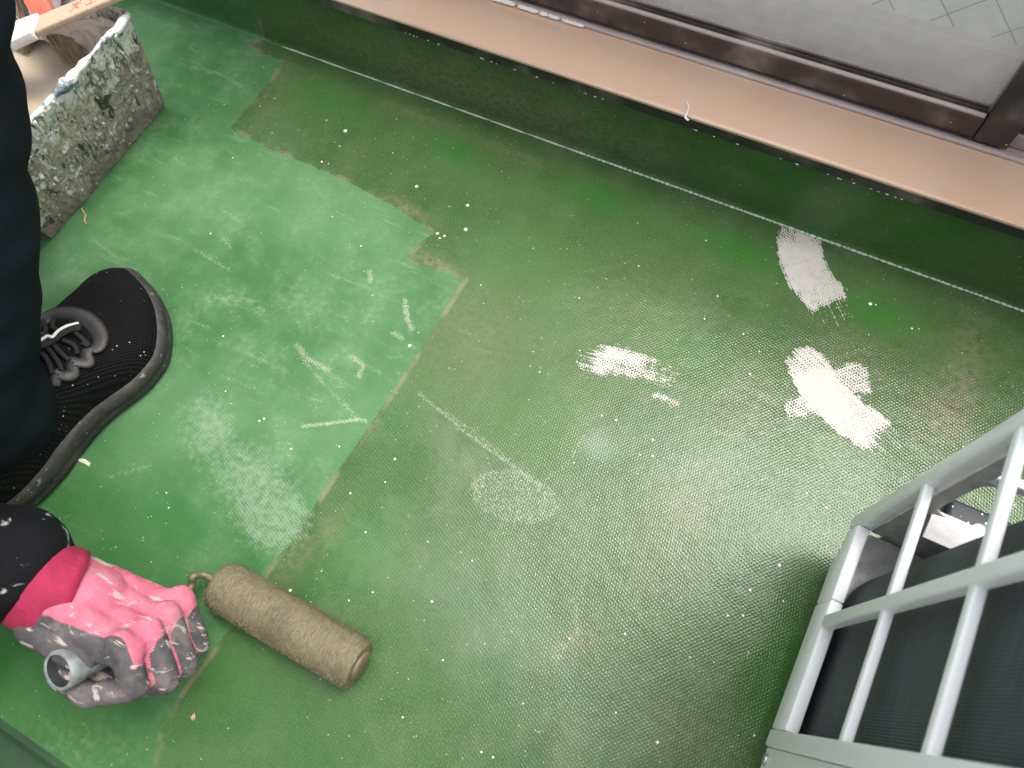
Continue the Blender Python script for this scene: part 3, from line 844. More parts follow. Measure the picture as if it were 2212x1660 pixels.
# outer sides: corners shared closely, each side is one wall of the bucket
for i in range(4):
    bucket_side(i, 0.0, 110, 70).build('outer_wall', M_CRUST, bk, True, fix=False)
    bucket_side(i, -.0035, 8, 8, .004, BH, False).build('inner_wall', M_CRUST, bk, True, fix=False)
MB().box((-.984, .164, .0005), (-.738, .376, .004)).build('bucket_floor', M_CRUST, bk)
mb = MB()
ring = []
for i in range(4):
    a, b = Vector(BT[i]), Vector(BT[(i + 1) % 4])
    for k in range(60):
        ring.append(a.lerp(b, k / 60))
pts, rads = [], []
for p in ring + ring[:1]:
    lump = .006 * math.exp(-((p.y - .285) / .022) ** 2) * (p.x > -.72) + .004 * math.exp(-((p.y - .372) / .02) ** 2) * (p.x > -.72)
    r = .0022 + .0022 * n3(p.x * 95, p.y * 95, 1) + .0012 * n3(p.x * 260, p.y * 260, 5) + lump * .7
    pts.append((p.x - .0015 + .0016 * n3(p.x * 80, p.y * 80, 4), p.y + .0016 * n3(p.x * 80, p.y * 80, 9), BH - .001 + .0022 * n3(p.x * 70, p.y * 70, 6) - lump * .3))
    rads.append(max(.0016, r))
mb.tube(pts, rads, 10, cap=False)
M_RIM = None
def rim_material():
    g = G('rim_crust')
    o = g.obj()
    a = g.noise(o, 45, 5, .6, .5); b = g.noise(o, 150, 4, .6)
    c = g.ramp(a, [(.36, (.06, .095, .105)), (.43, (.20, .25, .26)), (.47, (.74, .73, .71)), (.7, (.84, .83, .80))])
    c = g.mix(g.mul(g.step(b, .58, .7), .6), c, (.30, .26, .21))
    return g.out(c, .5, 0, g.bump(g.add(a, g.mul(b, .6)), .9, .003))
M_RIM = rim_material()
mb.build('rim', M_RIM, bk, True, fix=False)
# dried drips hanging from the rim on the near wall
for k in range(44):
    y = random.uniform(.165, .375); ln = random.uniform(.006, .05) * random.uniform(.4, 1); r = random.uniform(.0009, .0030)
    pts, rads = [], []
    for s in range(7):
        t = s / 6; z = BH - .002 - ln * t
        xk = -.737 + .034 * z / BH
        pts.append((xk + .0006 + -r * .25, y + .002 * n3(y * 90, t * 2.0) , z)); rads.append(r * (1 - .35 * t) * (1.25 if s == 5 else 1) * (.4 if s == 6 else 1))
    MB().tube(pts, rads, 7).build('drip', M_RIM if k % 3 else M_CRUST, bk, True)
# lumps of old paint on the near wall
mb = MB()
for k in range(150):
    y = random.uniform(.165, .375); z = BH * random.random() ** .7
    if z < .01 or z > BH - .008: continue
    if n3(y * 25, z * 25, 8) < -.05: continue
    r = random.uniform(.0012, .0042); xk = -.737 + .034 * z / BH
    vs, fs = [], []
    for a in range(5):
        th = a / 4 * math.pi
        for b in range(8):
            ph = b * math.pi / 4
            q = r * (1 + .35 * n3(k + math.cos(ph), math.sin(ph), th))
            vs.append((xk + q * .45 * math.sin(th) * math.cos(ph) + .0008, y + q * math.sin(th) * math.sin(ph), z + q * 1.4 * math.cos(th)))
    fs = [(a * 8 + b, a * 8 + (b + 1) % 8, (a + 1) * 8 + (b + 1) % 8, (a + 1) * 8 + b) for a in range(4) for b in range(8)]
    mb.add(vs, fs)
lum = mb.build('paint_lumps', M_CRUST, bk, True, fix=False); lum['kind'] = 'stuff'
def liq(u, v):
    x = -1.0 + u * .272; y = .158 + v * .218
    return (x, y, .066 + .0006 * n3(x * 30, y * 30))
MB().grid(liq, 30, 24).build('paint', M_LIQ, bk, True, fix=False)
# torn film liner along the far inner wall
def film_material():
    g = G('plastic_film')
    o = g.obj()
    n = g.noise(o, 50, 5, .6, 1.0)
    c = g.mix(g.step(n, .53, .64), (.78, .77, .78), (.50, .45, .39))
    g.b.inputs['Transmission Weight'].default_value = .25
    return g.out(c, .18, 0, g.bump(n, .5, .003))
M_FILM = film_material()
FT = [(-1.0, .350), (-.93, .345), (-.87, .352), (-.845, .343), (-.815, .335), (-.79, .352), (-.76, .362), (-.735, .374), (-.716, .372), (-.712, .350)]
FZ = [.118, .115, .122, .120, .118, .128, .132, .134, .134, .132]
FBm = [(-1.0, .366), (-.95, .366), (-.90, .362), (-.87, .360), (-.84, .362), (-.80, .362), (-.78, .362), (-.75, .362), (-.731, .358), (-.728, .340)]
def film(u, v):
    k = u * (len(FT) - 1); i = min(int(k), len(FT) - 2); f = k - i; f = f * f * (3 - 2 * f)
    t = Vector((*FT[i], FZ[i])).lerp(Vector((*FT[i + 1], FZ[i + 1])), f)
    b = Vector((*FBm[i], .062)).lerp(Vector((*FBm[i + 1], .062)), f)
    p = b.lerp(t, v)
    bul = math.sin(v * math.pi) * (.004 * n3(u * 14, 2.0) + .003 * n3(u * 30, v * 4))
    return (p.x, p.y - bul, p.z + .0015 * n3(u * 40, v * 6, 3))
o = MB().grid(film, 120, 24).build('liner', M_FILM, bk, True, fix=False)
sm_ = o.modifiers.new('thickness', 'SOLIDIFY'); sm_.thickness = .0004

# ------------------------------------------------------------------ brushes standing in the bucket
M_WOOD = None
def wood_material(name, a, b):
    g = G(name)
    o = g.obj()
    n = g.noise(g.mapping(o, (30, 30, 3)), 8, 4, .6, .6)
    return g.out(g.ramp(n, [(.3, a), (.7, b)]), .55, 0, g.bump(n, .2, .0006))
M_WOOD = wood_material('worn_wood', (.42, .30, .20), (.58, .44, .32))
M_BRIS = wood_material('bristle', (.20, .145, .085), (.46, .37, .26))
M_WHITEP = simple('white_painted_wood', (.68, .67, .66), .5, 0, .25, 60)
M_TIN = simple('paint_smeared_tin', (.40, .42, .46), .3, .6, .3, 80)
M_RED = simple('red_band', (.62, .12, .07), .5, 0, .15, 60)
def flat_bar(p0, p1, w0, w1, th, side):
    p0, p1 = Vector(p0), Vector(p1); t = (p1 - p0).normalized(); s = Vector(side); s = (s - t * s.dot(t)).normalized(); n = t.cross(s)
    vs = []
    for p, w in ((p0, w0), (p1, w1)):
        vs += [p + s * w / 2 + n * th / 2, p - s * w / 2 + n * th / 2, p - s * w / 2 - n * th / 2, p + s * w / 2 - n * th / 2]
    return MB().add(vs, [(0, 1, 2, 3), (7, 6, 5, 4), (0, 4, 5, 1), (1, 5, 6, 2), (2, 6, 7, 3), (3, 7, 4, 0)]), s, (n if n.z > 0 else -n), t
def bristles(p0, p1, w0, w1, th, side, parent, mat):
    p0, p1 = Vector(p0), Vector(p1); t = (p1 - p0).normalized(); s = Vector(side); s = (s - t * s.dot(t)).normalized(); n = t.cross(s)
    mb = MB()
    for k in range(170):
        a, b = random.uniform(-.5, .5), random.uniform(-.5, .5)
        q0 = p0 + s * w0 * a + n * th * b
        q1 = p1 + s * (w1 * a + random.gauss(0, .0012)) + n * (th * b * .9 + random.gauss(0, .001)) - t * random.uniform(0, .006)
        mb.tube([q0, q0.lerp(q1, .6) + s * random.gauss(0, .0007), q1], [.0009, .0009, .0004], 4)
    o = mb.build('bristles', mat, parent, False, fix=False)
    o['kind'] = 'stuff'
    return o
b1 = empty('paint_brush', 'worn wooden brush handle with red lettering across the bucket rim', 'brush', 'brushes in the paint bucket')
hp0, hp1 = Vector((-.790, .334, .136)), Vector((-.640, .438, .178))
hb, s_, n_, t_ = flat_bar(hp0, hp1, .030, .022, .007, (.5, -.8, .1))
hb.build('handle', M_WOOD, b1, True, .0022, seg=3)
fb, *_ = flat_bar((-.822, .312, .127), (-.7905, .3335, .1362), .040, .033, .011, (.5, -.8, .1))
fb.build('ferrule', M_WHITEP, b1, True, .0015)
bristles((-.822, .312, .127), (-.862, .284, .100), .037, .040, .009, (.5, -.8, .1), b1, M_BRIS)
def stroke(a, b, w, base):
    """one brush-drawn stroke of lettering lying on the handle; a, b in handle coordinates"""
    p = base + t_ * a[0] + s_ * a[1] + n_ * .0037; q = base + t_ * b[0] + s_ * b[1] + n_ * .0037
    d = (q - p).normalized(); e = n_.cross(d) * w / 2
    return [p + e, p - e, q - e * .6, q + e * .6]
mb = MB()
for base, strokes in ((hp0 + t_ * .052, [((-.006, -.004), (.006, -.003)), ((0, -.008), (0, .002)), ((0, 0), (-.006, .007)), ((0, 0), (.006, .007)), ((-.006, -.008), (-.003, -.006)), ((.006, -.008), (.003, -.006))]),
                      (hp0 + t_ * .072, [((-.005, -.007), (.005, -.007)), ((-.004, -.002), (.005, -.002)), ((0, -.007), (0, .006)), ((-.006, .006), (.006, .006))])):
    for a, b in strokes:
        q = stroke((a[0], a[1]), (b[0], b[1]), .0019, base)
        mb.add(q, [(0, 1, 2, 3)])
mb.build('lettering', M_RED, b1)
b2 = empty('paint_brush', 'tan bristle brush dipping into the paint beside the dark trousers', 'brush', 'brushes in the paint bucket')
bristles((-.885, .372, .128), (-.893, .335, .066), .036, .046, .011, (1, .05, 0), b2, M_BRIS)
fb, *_ = flat_bar((-.8845, .374, .131), (-.880, .392, .158), .042, .036, .014, (1, .05, 0)); fb.build('ferrule', M_TIN, b2, True, .002)
fb, *_ = flat_bar((-.880, .3925, .159), (-.868, .445, .236), .028, .014, .011, (1, .05, 0)); fb.build('handle', M_WOOD, b2, True, .003)
b3 = empty('paint_brush', 'paint smeared brush with a red band leaning on the bucket liner', 'brush', 'brushes in the paint bucket')
fb, *_ = flat_bar((-.812, .356, .116), (-.834, .370, .131), .022, .024, .009, (1, .6, 0)); fb.build('red_band', M_RED, b3, True, .001)
fb, *_ = flat_bar((-.8345, .3703, .1315), (-.885, .42, .185), .020, .014, .008, (1, .6, 0)); fb.build('handle', M_WHITEP, b3, True, .002)
bristles((-.812, .356, .116), (-.795, .345, .075), .021, .026, .008, (1, .6, 0), b3, M_BRIS)
b4 = empty('stirring_stick', 'thin white smeared stick between the brushes in the bucket', 'stick')
fb, *_ = flat_bar((-.845, .350, .085), (-.868, .415, .19), .010, .010, .004, (1, .3, 0)); fb.build('stick', M_WHITEP, b4, True, .001)
b5 = empty('scraper', 'paint streaked metal scraper behind the red banded brush', 'scraper')
fb, *_ = flat_bar((-.815, .3665, .118), (-.800, .390, .152), .030, .022, .0015, (1, -.2, 0)); fb.build('blade', M_TIN, b5, False, .0004, seg=1)
fb, *_ = flat_bar((-.7998, .3903, .1525), (-.775, .430, .205), .020, .018, .010, (1, -.2, 0)); fb.build('handle', M_WHITEP, b5, True, .002)

# ------------------------------------------------------------------ person
def capsule(mb, p0, p1, r0, r1, seg=16):
    p0, p1 = Vector(p0), Vector(p1); L = (p1 - p0).length or 1e-6; t = (p1 - p0) / L
    pts, rads = [], []
    for a in np.linspace(-math.pi / 2, 0, 6):
        pts.append(p0 + t * r0 * math.sin(a)); rads.append(max(r0 * math.cos(a), r0 * .03))
    for k in range(1, 6):
        pts.append(p0.lerp(p1, k / 6)); rads.append(r0 + (r1 - r0) * k / 6)
    for a in np.linspace(0, math.pi / 2, 6):
        pts.append(p1 + t * r1 * math.sin(a)); rads.append(max(r1 * math.cos(a), r1 * .03))
    mb.tube(pts, rads, seg)
def ball(mb, c, rx, ry, rz, M=None, seg=20):
    vs, fs = [], []
    c = Vector(c)
    for i in range(13):
        th = math.pi * i / 12
        for j in range(seg):
            ph = 2 * math.pi * j / seg
            q = Vector((rx * max(math.sin(th), .01) * math.cos(ph), ry * max(math.sin(th), .01) * math.sin(ph), rz * math.cos(th)))
            vs.append(c + (M @ q if M else q))
    fs = [(i * seg + j, i * seg + (j + 1) % seg, (i + 1) * seg + (j + 1) % seg, (i + 1) * seg + j) for i in range(12) for j in range(seg)]
    fs += [tuple(range(seg))[::-1], tuple(range(12 * seg, 13 * seg))]
    mb.add(vs, fs)
def remesh(mb, voxel, smooth_it=6, factor=.5):
    """join overlapping shapes into one continuous surface"""
    me = bpy.data.meshes.new('tmp'); me.from_pydata(mb.v, [], mb.f)
    bm = bmesh.new(); bm.from_mesh(me); bmesh.ops.recalc_face_normals(bm, faces=bm.faces); bm.to_mesh(me); bm.free()
    o = bpy.data.objects.new('tmp', me); C.objects.link(o)
    m = o.modifiers.new('r', 'REMESH'); m.mode = 'VOXEL'; m.voxel_size = voxel
    s = o.modifiers.new('s', 'SMOOTH'); s.factor = factor; s.iterations = smooth_it
    dg = bpy.context.evaluated_depsgraph_get()
    r = bpy.data.meshes.new_from_object(o.evaluated_get(dg))
    bpy.data.objects.remove(o); bpy.data.meshes.remove(me)
    r.materials.clear()
    return r
def displace(me, fn):
    n = len(me.vertices)
    co = np.zeros(n * 3, np.float32); nr = np.zeros(n * 3, np.float32)
    me.vertices.foreach_get('co', co); me.vertex_normals.foreach_get('vector', nr)
    co = co.reshape(-1, 3); nr = nr.reshape(-1, 3)
    d = np.array([fn(Vector(c)) for c in co.tolist()], np.float32)
    me.vertices.foreach_set('co', (co + nr * d[:, None]).astype(np.float32).ravel())
    me.update()

M_SKIN = simple('skin', (.50, .32, .24), .5, 0, .08, 30)
def cloth_material(name, a, b, stains=0.0):
    g = G(name)
    o = g.obj()
    n = g.noise(o, 9, 4); f = g.noise(o, 900, 2)
    c = g.ramp(n, [(.3, a), (.7, b)])
    if stains:
        st = g.step(g.noise(o, 38, 4, .6, .6), .62, .68)
        c = g.mix(g.mul(st, stains), c, (.45, .44, .42))
    return g.out(c, .85, 0, g.bump(g.add(f, g.mul(n, .5)), .3, .0006), .12)
M_TROU = cloth_material('navy_trousers', (.0065, .009, .0135), (.0105, .014, .020))
M_JACK = cloth_material('black_jacket', (.007, .007, .0085), (.014, .014, .017), .8)
M_HAIR = cloth_material('black_hair', (.01, .009, .008), (.02, .018, .016))

ANK_L, KNE_L, HIP_L = Vector((-.584, -.026, .085)), Vector((-.564, .200, .420)), Vector((-.88, .06, .32))
ANK_R, KNE_R, HIP_R = Vector((-.93, -.20, .075)), Vector((-.60, -.19, .085)), Vector((-.88, -.14, .32))
PELV, CHEST, NECK, HEAD = Vector((-.89, -.05, .36)), Vector((-.66, -.09, .66)), Vector((-.55, -.10, .76)), Vector((-.44, -.10, .84))  # unseen torso and head lean forward to shade the lower left
SH_R, EL_R, WR_R = Vector((-.60, -.25, .66)), Vector((-.650, -.215, .345)), Vector((-.428, -.116, .120))
SH_L, EL_L, WR_L = Vector((-.60, .07, .70)), Vector((-.38, .10, .755)), Vector((-.15, .03, .775))  # unseen left arm, held out to shade the lower-left floor
mb = MB()
for a, b, r0, r1 in ((HIP_L, KNE_L, .07, .048), (KNE_L, ANK_L, .05, .034), (HIP_R, KNE_R, .07, .048), (KNE_R, ANK_R, .05, .034), (PELV, CHEST, .10, .115), (CHEST, NECK, .07, .05),
                     (NECK, HEAD, .045, .05), (SH_R, EL_R, .042, .034), (EL_R, WR_R, .034, .024), (SH_L, EL_L, .042, .034), (EL_L, WR_L, .034, .024),
                     (SH_L, SH_R, .05, .05), (HIP_L, HIP_R, .075, .075), (WR_L, WR_L + Vector((.05, -.01, .0)), .028, .02), (ANK_R, ANK_R + Vector((-.06, 0, -.02)), .03, .02), (WR_R, WR_R + Vector((.03, 0, -.008)), .024, .02)):
    capsule(mb, a, b, r0, r1)
ball(mb, HEAD + Vector((.02, 0, .02)), .095, .078, .115)
ball(mb, HEAD + Vector((.115, 0, .005)), .014, .012, .02)          # nose
for s in (-1, 1):
    ball(mb, HEAD + Vector((.005, s * .078, .015)), .012, .010, .028)   # ears
body = remesh(mb, .010, 4)
person = link('person', body, M_SKIN, None, True)
tag(person, 'crouching person in dark navy trousers and black trainers holding a paint roller', 'person')
# hair
mb = MB(); ball(mb, HEAD + Vector((.004, 0, .045)), .105, .088, .10); link('hair', remesh(mb, .008, 3), M_HAIR, person, True)
# trousers
mb = MB()
CALF = ANK_L.lerp(KNE_L, .5)
capsule(mb, HIP_L, KNE_L, .095, .076); capsule(mb, KNE_L, CALF, .074, .072); capsule(mb, CALF, ANK_L + Vector((0, 0, .03)), .072, .064)
HEM = ANK_L + Vector((-.002, -.004, -.012))
capsule(mb, ANK_L + Vector((0, 0, .05)), HEM, .072, .066)
capsule(mb, HIP_R, KNE_R, .100, .082); capsule(mb, KNE_R, ANK_R, .080, .062)
capsule(mb, HIP_L, HIP_R, .11, .11); capsule(mb, PELV, PELV + Vector((.01, 0, .08)), .15, .135)
tro = remesh(mb, .007, 8)
def fold(c):
    q = Vector((c.x * 11, c.y * 11, c.z * 17))
    return .006 * mnoise.noise(q) + .004 * mnoise.noise(q * 2.3) - .002
displace(tro, fold)
bm = bmesh.new(); bm.from_mesh(tro)
# open hem: cut the left leg off just above the shoe
bmesh.ops.bisect_plane(bm, geom=bm.verts[:] + bm.edges[:] + bm.faces[:], plane_co=(-.58, -.03, .056), plane_no=Vector((.10, .22, 1)).normalized(), clear_inner=False, clear_outer=False)
rm = [f for f in bm.faces if (f.calc_center_median() - Vector((-.58, -.03, .056))).dot(Vector((.10, .22, 1)).normalized()) < -1e-5 and f.calc_center_median().y > -.16 and f.calc_center_median().x < -.45 and f.calc_center_median().x > -.72 and f.calc_center_median().y > -.13]
bmesh.ops.delete(bm, geom=rm, context='FACES')
bm.to_mesh(tro); bm.free()
trousers = link('trousers', tro, M_TROU, person, True)
# jacket with the working sleeve
mb = MB()
capsule(mb, PELV + Vector((0, 0, .06)), CHEST, .155, .15); capsule(mb, SH_L, SH_R, .075, .075); capsule(mb, CHEST, NECK, .09, .06)
capsule(mb, SH_R, EL_R, .068, .056); capsule(mb, EL_R, WR_R + (EL_R - WR_R).normalized() * .004, .057, .048)
capsule(mb, SH_L, EL_L, .068, .056); capsule(mb, EL_L, WR_L, .055, .042)
jk = remesh(mb, .007, 6)
displace(jk, lambda c: .006 * mnoise.noise(Vector((c.x * 22, c.y * 22, c.z * 22))) + .0025 * mnoise.noise(Vector((c.x * 60, c.y * 60, c.z * 60))))
jacket = link('jacket', jk, M_JACK, person, True)
# head turned to the work: eyes and mouth
M_EYE = simple('eye', (.03, .02, .02), .2)
for s in (-1, 1):
    mb = MB(); ball(mb, HEAD + Vector((.104, s * .032, .03)), .008, .011, .007); mb.build('eye', M_EYE, person, True)
mb = MB(); ball(mb, HEAD + Vector((.103, 0, -.045)), .008, .024, .005); mb.build('mouth', simple('lip', (.35, .16, .13), .5), person, True)

# ------------------------------------------------------------------ working glove
HU = Vector((.965, .06, -.20)).normalized()
HH = Vector((-.05, -.54, .84)); HH = (HH - HU * HH.dot(HU)).normalized()       # towards the little finger
HN = HH.cross(HU).normalized()                                                 # back of the hand
HW = Vector((-.400, -.111, .104))
def hp(a, b, c):
    return HW + HU * a + HH * b + HN * c
fingers = []     # chains of points with radii
for b, k, r in ((-.036, 1.00, .0108), (-.0125, 1.06, .0112), (.0115, 1.0, .0108), (.034, .86, .0098)):
    kn = (.088 - .10 * (b - .0) ** 2 * 20 - (0.006 if b > .03 else 0), b, .004)
    p1 = (kn[0] + .026 * k, b * 1.02, -.030 * k)
    p2 = (p1[0] - .036 * k, b * 1.04 + .003, -.030 * k - .022)
    p3 = (p2[0] - .030 * k, b * 1.05 + .003, p2[2] + .004)
    fingers.append(([kn, p1, p2, p3], [r * 1.12, r * 1.05, r * .98, r * .85]))
mb = MB()
capsule(mb, hp(.0, .0, -.006), hp(.03, .0, -.006), .030, .030)
for b in (-.030, -.010, .012, .030):
    capsule(mb, hp(.008, b * .72, -.006), hp(.084, b, -.004), .0185, .0145)
capsule(mb, hp(.012, .024, -.020), hp(.055, .034, -.020), .019, .014)          # heel of the hand
capsule(mb, hp(.012, -.020, -.022), hp(.045, -.034, -.026), .020, .015)        # ball of the thumb
for pts, rr in fingers:
    for i in range(3):
        capsule(mb, hp(*pts[i]), hp(*pts[i + 1]), rr[i], rr[i + 1], 12)
th = [(.040, -.040, -.024), (.068, -.056, -.034), (.088, -.050, -.052), (.092, -.030, -.060)]
for i in range(3):
    capsule(mb, hp(*th[i]), hp(*th[i + 1]), (.0135, .0125, .0115)[i], (.0125, .0115, .0095)[i], 12)
gl = remesh(mb, .0022, 5)
displace(gl, lambda c: .0007 * mnoise.noise(c * 75) + .0004 * mnoise.noise(c * 190))
def glove_colours(me):
    pink = np.zeros(len(me.vertices))
    chains = [[hp(*p) for p in pts] for pts, _ in fingers]
    for v in me.vertices:
        l = v.co - HW
        a, b, c = l.dot(HU), l.dot(HH), l.dot(HN)
        ds = []
        for ch in chains:
            d = 9
            for i in range(3):
                ax = ch[i]; e = ch[i + 1] - ax
                t = max(0, min(1, (v.co - ax).dot(e) / e.length_squared))
                d = min(d, (v.co - ax - e * t).length)
            ds.append(d)
        s = sorted(ds)
        val = 0.0
        if a < .100 and v.normal.dot(HN) > .05:
            val = min(1, (v.normal.dot(HN) - .05) * 4) * (1 if c > -.016 else 0)
        if a < .10 and b > .036: val *= max(0, 1 - (b - .036) / .006)
        if a > .09 and c < .004 and s[1] - s[0] < .0042 and c > -.05:
            val = max(val, 1 - max(0, (s[1] - s[0] - .0022)) / .002)
        pink[v.index] = val
    fattr(me, 'pink', pink)
glove_colours(gl)
def glove_material():
    g = G('glove_knit_and_coating')
    o = g.obj()
    n = g.noise(o, 60, 4, .6, .5); f = g.noise(o, 700, 2); sm = g.noise(g.mapping(o, (1, 2.5, 1)), 45, 4, .6, .8)
    pk = g.ramp(n, [(.3, (.55, .11, .18)), (.7, (.68, .20, .28))])
    gr = g.ramp(n, [(.3, (.060, .057, .062)), (.7, (.120, .112, .118))])
    m = g.step(g.add(g.attr('pink'), g.mul(g.sub(n, .5), .25)), .42, .58)
    c = g.mix(m, gr, pk)
    c = g.mix(g.mul(g.step(sm, .56, .64), .75), c, (.58, .53, .47))
    c = g.mix(g.mul(g.step(g.noise(o, 80, 3, .5, .4), .66, .72), .8), c, (.12, .10, .11))
    wv = g.node('ShaderNodeTexWave'); g.put(wv.inputs['Vector'], g.mapping(o, (1, 1, 1), (.4, .5, .9))); wv.inputs['Scale'].default_value = 210; wv.inputs['Distortion'].default_value = 1.5
    cr = g.noise(o, 130, 4, .65, 1.2)
    h = g.add(g.mul(g.mul(wv.outputs['Fac'], m), .5), g.add(g.mul(cr, 1.2), g.mul(n, 1.5)))
    c = g.mix(g.mul(g.step(cr, .35, .5), .0), c, c)
    c = g.mix(g.mul(g.step(g.noise(o, 26, 5, .65, .5), .48, .66), .38), c, (.30, .25, .25))
    return g.out(c, .75, 0, g.bump(h, .4, .0014), .2)
glove = link('glove', gl, glove_material(), person, True)
glove['label'] = 'pink knit work glove with a grey coated palm'
# knitted cuff
M_CUFF = simple('crimson_cuff', (.33, .014, .062), .8, 0, .18, 70, .5, 250, .002)
mb = MB()
WD = (HW - (WR_R + (EL_R - WR_R).normalized() * .06)).normalized()
c0_, c1_ = WR_R + (EL_R - WR_R).normalized() * .07, hp(.016, 0, -.006)
pts, rads = [], []
for k in range(19):
    t = k / 18
    pts.append(c0_.lerp(c1_, t)); rads.append(.0335 + .0035 * math.sin(t * 17) * (1 if t < .9 else .3) + .003 * (t > .9))
mb.tube(pts, rads, 26)
cm_ = mb.build('glove_cuff', M_CUFF, glove, True)
displace(cm_.data, lambda c: .0022 * mnoise.noise(Vector((c.x * 60, c.y * 60, c.z * 60))))
# second glove, on the unseen arm held out to shade the floor
mb = MB()
capsule(mb, WR_L, WR_L + Vector((.075, -.012, .0)), .034, .031)
for k in range(4):
    q = WR_L + Vector((.098, .026 - .024 * k, .008)); capsule(mb, q, q + Vector((.030, -.002, -.006)), .011, .010); capsule(mb, q + Vector((.030, -.002, -.006)), q + Vector((.040, -.002, -.028)), .010, .009)
capsule(mb, WR_L + Vector((.03, -.035, .0)), WR_L + Vector((.08, -.065, -.006)), .012, .010)
g2 = remesh(mb, .004, 4); fattr(g2, 'pink', np.full(len(g2.vertices), .8))
link('glove', g2, glove.data.materials[0], person, True)

# ------------------------------------------------------------------ paint roller
M_NAP = None
def nap_material():
    g = G('tan_roller_nap')
    o = g.obj()
    n = g.noise(g.mapping(o, (260, 60, 60)), 3, 4, .6); b = g.noise(o, 26, 4)
    c = g.ramp(n, [(.3, (.135, .112, .066)), (.7, (.225, .188, .118))])
    c = g.mix(g.mul(g.step(b, .5, .62), .5), c, (.095, .085, .050))
    return g.out(c, .6, 0, g.bump(n, .8, .0022))
M_NAP = nap_material()
M_HANDLE = simple('grey_plastic_handle', (.19, .21, .21), .6, 0, .6, 70)
M_ROD = simple('paint_covered_rod', (.16, .13, .08), .5, .2, .3, 90)
ro = empty('paint_roller', 'small paint roller with a tan wet nap lying on the green floor', 'paint roller')
RA, RB, RZ = Vector((-.318, -.0600, .0222)), Vector((-.170, -.0600, .0222)), .0216
mb = MB()
def nap(u, v):
    a = 2 * math.pi * v
    ends = min(1, min(u, 1 - u) / .035)
    r = RZ * (.90 + .10 * math.sin(ends * math.pi / 2)) * (1 + .025 * n3(u * 26, math.cos(a) * 3, math.sin(a) * 3) + .012 * n3(u * 80, math.cos(a) * 9, math.sin(a) * 9))
    return (RA.x + (RB.x - RA.x) * u, RA.y + r * math.cos(a), max(.0006, RZ * 1.02 + r * math.sin(a)))
mb.grid(nap, 110, 72)
for u in (0, 1):
    x = RA.x + (RB.x - RA.x) * u; sg = -1 if u == 0 else 1
    ringp = [nap(u, k / 36) for k in range(36)]
    inn = [(x + sg * .001, RA.y + (p[1] - RA.y) * .55, RZ + (p[2] - RZ) * .55) for p in ringp]
    mb.add(ringp + inn, [(k, (k + 1) % 36, 36 + (k + 1) % 36, 36 + k) for k in range(36)])
nap_o = mb.build('nap', M_NAP, ro, True)
mb = MB()
for k in range(5200):
    u, v = random.random(), random.random(); a = 2 * math.pi * v
    p = Vector(nap(u, v)); nr_ = Vector((0, math.cos(a), math.sin(a))); tg = Vector((random.gauss(0, .5), -math.sin(a), math.cos(a)))
    ln = random.uniform(.0012, .0034); q = p + nr_ * ln * .55 + tg * ln * .6
    if q.z < .0006: q.z = .0006
    sd = Vector((.00022, 0, 0))
    mb.add([p - nr_ * .0004 - sd, p - nr_ * .0004 + sd, p.lerp(q, .55) + nr_ * ln * .12 + sd * .8, q, p.lerp(q, .55) + nr_ * ln * .12 - sd * .8], [(0, 1, 2, 4), (4, 2, 3)])
mb.build('nap_fibres', M_NAP, nap_o, False, fix=False)['kind'] = 'stuff'
for x, sg in ((RA.x, -1), (RB.x, 1)):
    MB().tube([(x - sg * .004, RA.y, RZ), (x + sg * .002, RA.y, RZ), (x + sg * .0035, RA.y, RZ)], [.0135, .0133, .011], 24).build('end_cap', M_ROD, ro, True)
HA = hp(.083, -.062, -.030); HB = hp(.050, .052, -.026)     # handle axis through the fist
pts = [Vector((RA.x + .02, RA.y, RZ)), Vector((RA.x - .010, RA.y, RZ + .001)), Vector((RA.x - .0185, RA.y - .001, RZ + .003)), Vector((RA.x - .022, RA.y - .006, RZ + .009))]
end = hp(.083, -.055, -.030)
pts += [pts[-1].lerp(end, .35) + Vector((-.002, .006, -.004)), pts[-1].lerp(end, .7), end]
def smooth_path(P, n=6):
    out = []
    for i in range(len(P) - 1):
        p0, p1, p2, p3 = P[max(i - 1, 0)], P[i], P[i + 1], P[min(i + 2, len(P) - 1)]
        for k in range(n):
            t = k / n
            out.append(.5 * ((2 * p1) + (p2 - p0) * t + (2 * p0 - 5 * p1 + 4 * p2 - p3) * t * t + (3 * p1 - 3 * p2 + p3 - p0) * t ** 3))
    return out + [P[-1]]
sp = smooth_path(pts)
MB().tube(sp, .0033, 10).build('frame_rod', M_ROD, ro, True)
# hollow handle: outer wall, rim, inner wall
ax = (HB - HA).normalized()
def lathe(A, d, prof, seg=28):
    d = Vector(d).normalized(); e = d.orthogonal().normalized(); f = d.cross(e)
    m = MB(); n = len(prof)
    m.v = [tuple(A + d * s + (e * math.cos(2 * math.pi * k / seg) + f * math.sin(2 * math.pi * k / seg)) * r) for s, r in prof for k in range(seg)]
    m.f = [(i * seg + k, i * seg + (k + 1) % seg, (i + 1) * seg + (k + 1) % seg, (i + 1) * seg + k) for i in range(n - 1) for k in range(seg)]
    return m
LH = (HB - HA).length
pr = [(.0, .0075), (.01, .0105), (.03, .0125), (.07, .0130), (LH - .03, .0132), (LH - .006, .0150), (LH - .002, .0152), (LH, .0140), (LH - .001, .0122)]
lathe(HA, ax, pr).build('handle', M_HANDLE, ro, True)
pr = [(LH - .0012, .0121), (LH - .03, .0112), (LH - .04, .0108), (LH - .0402, .0005)]
lathe(HA, ax, pr).build('handle_socket', simple('dark_socket', (.03, .035, .035), .6), ro, True)  # inner wall coloured dark to paint the shade of the hollow

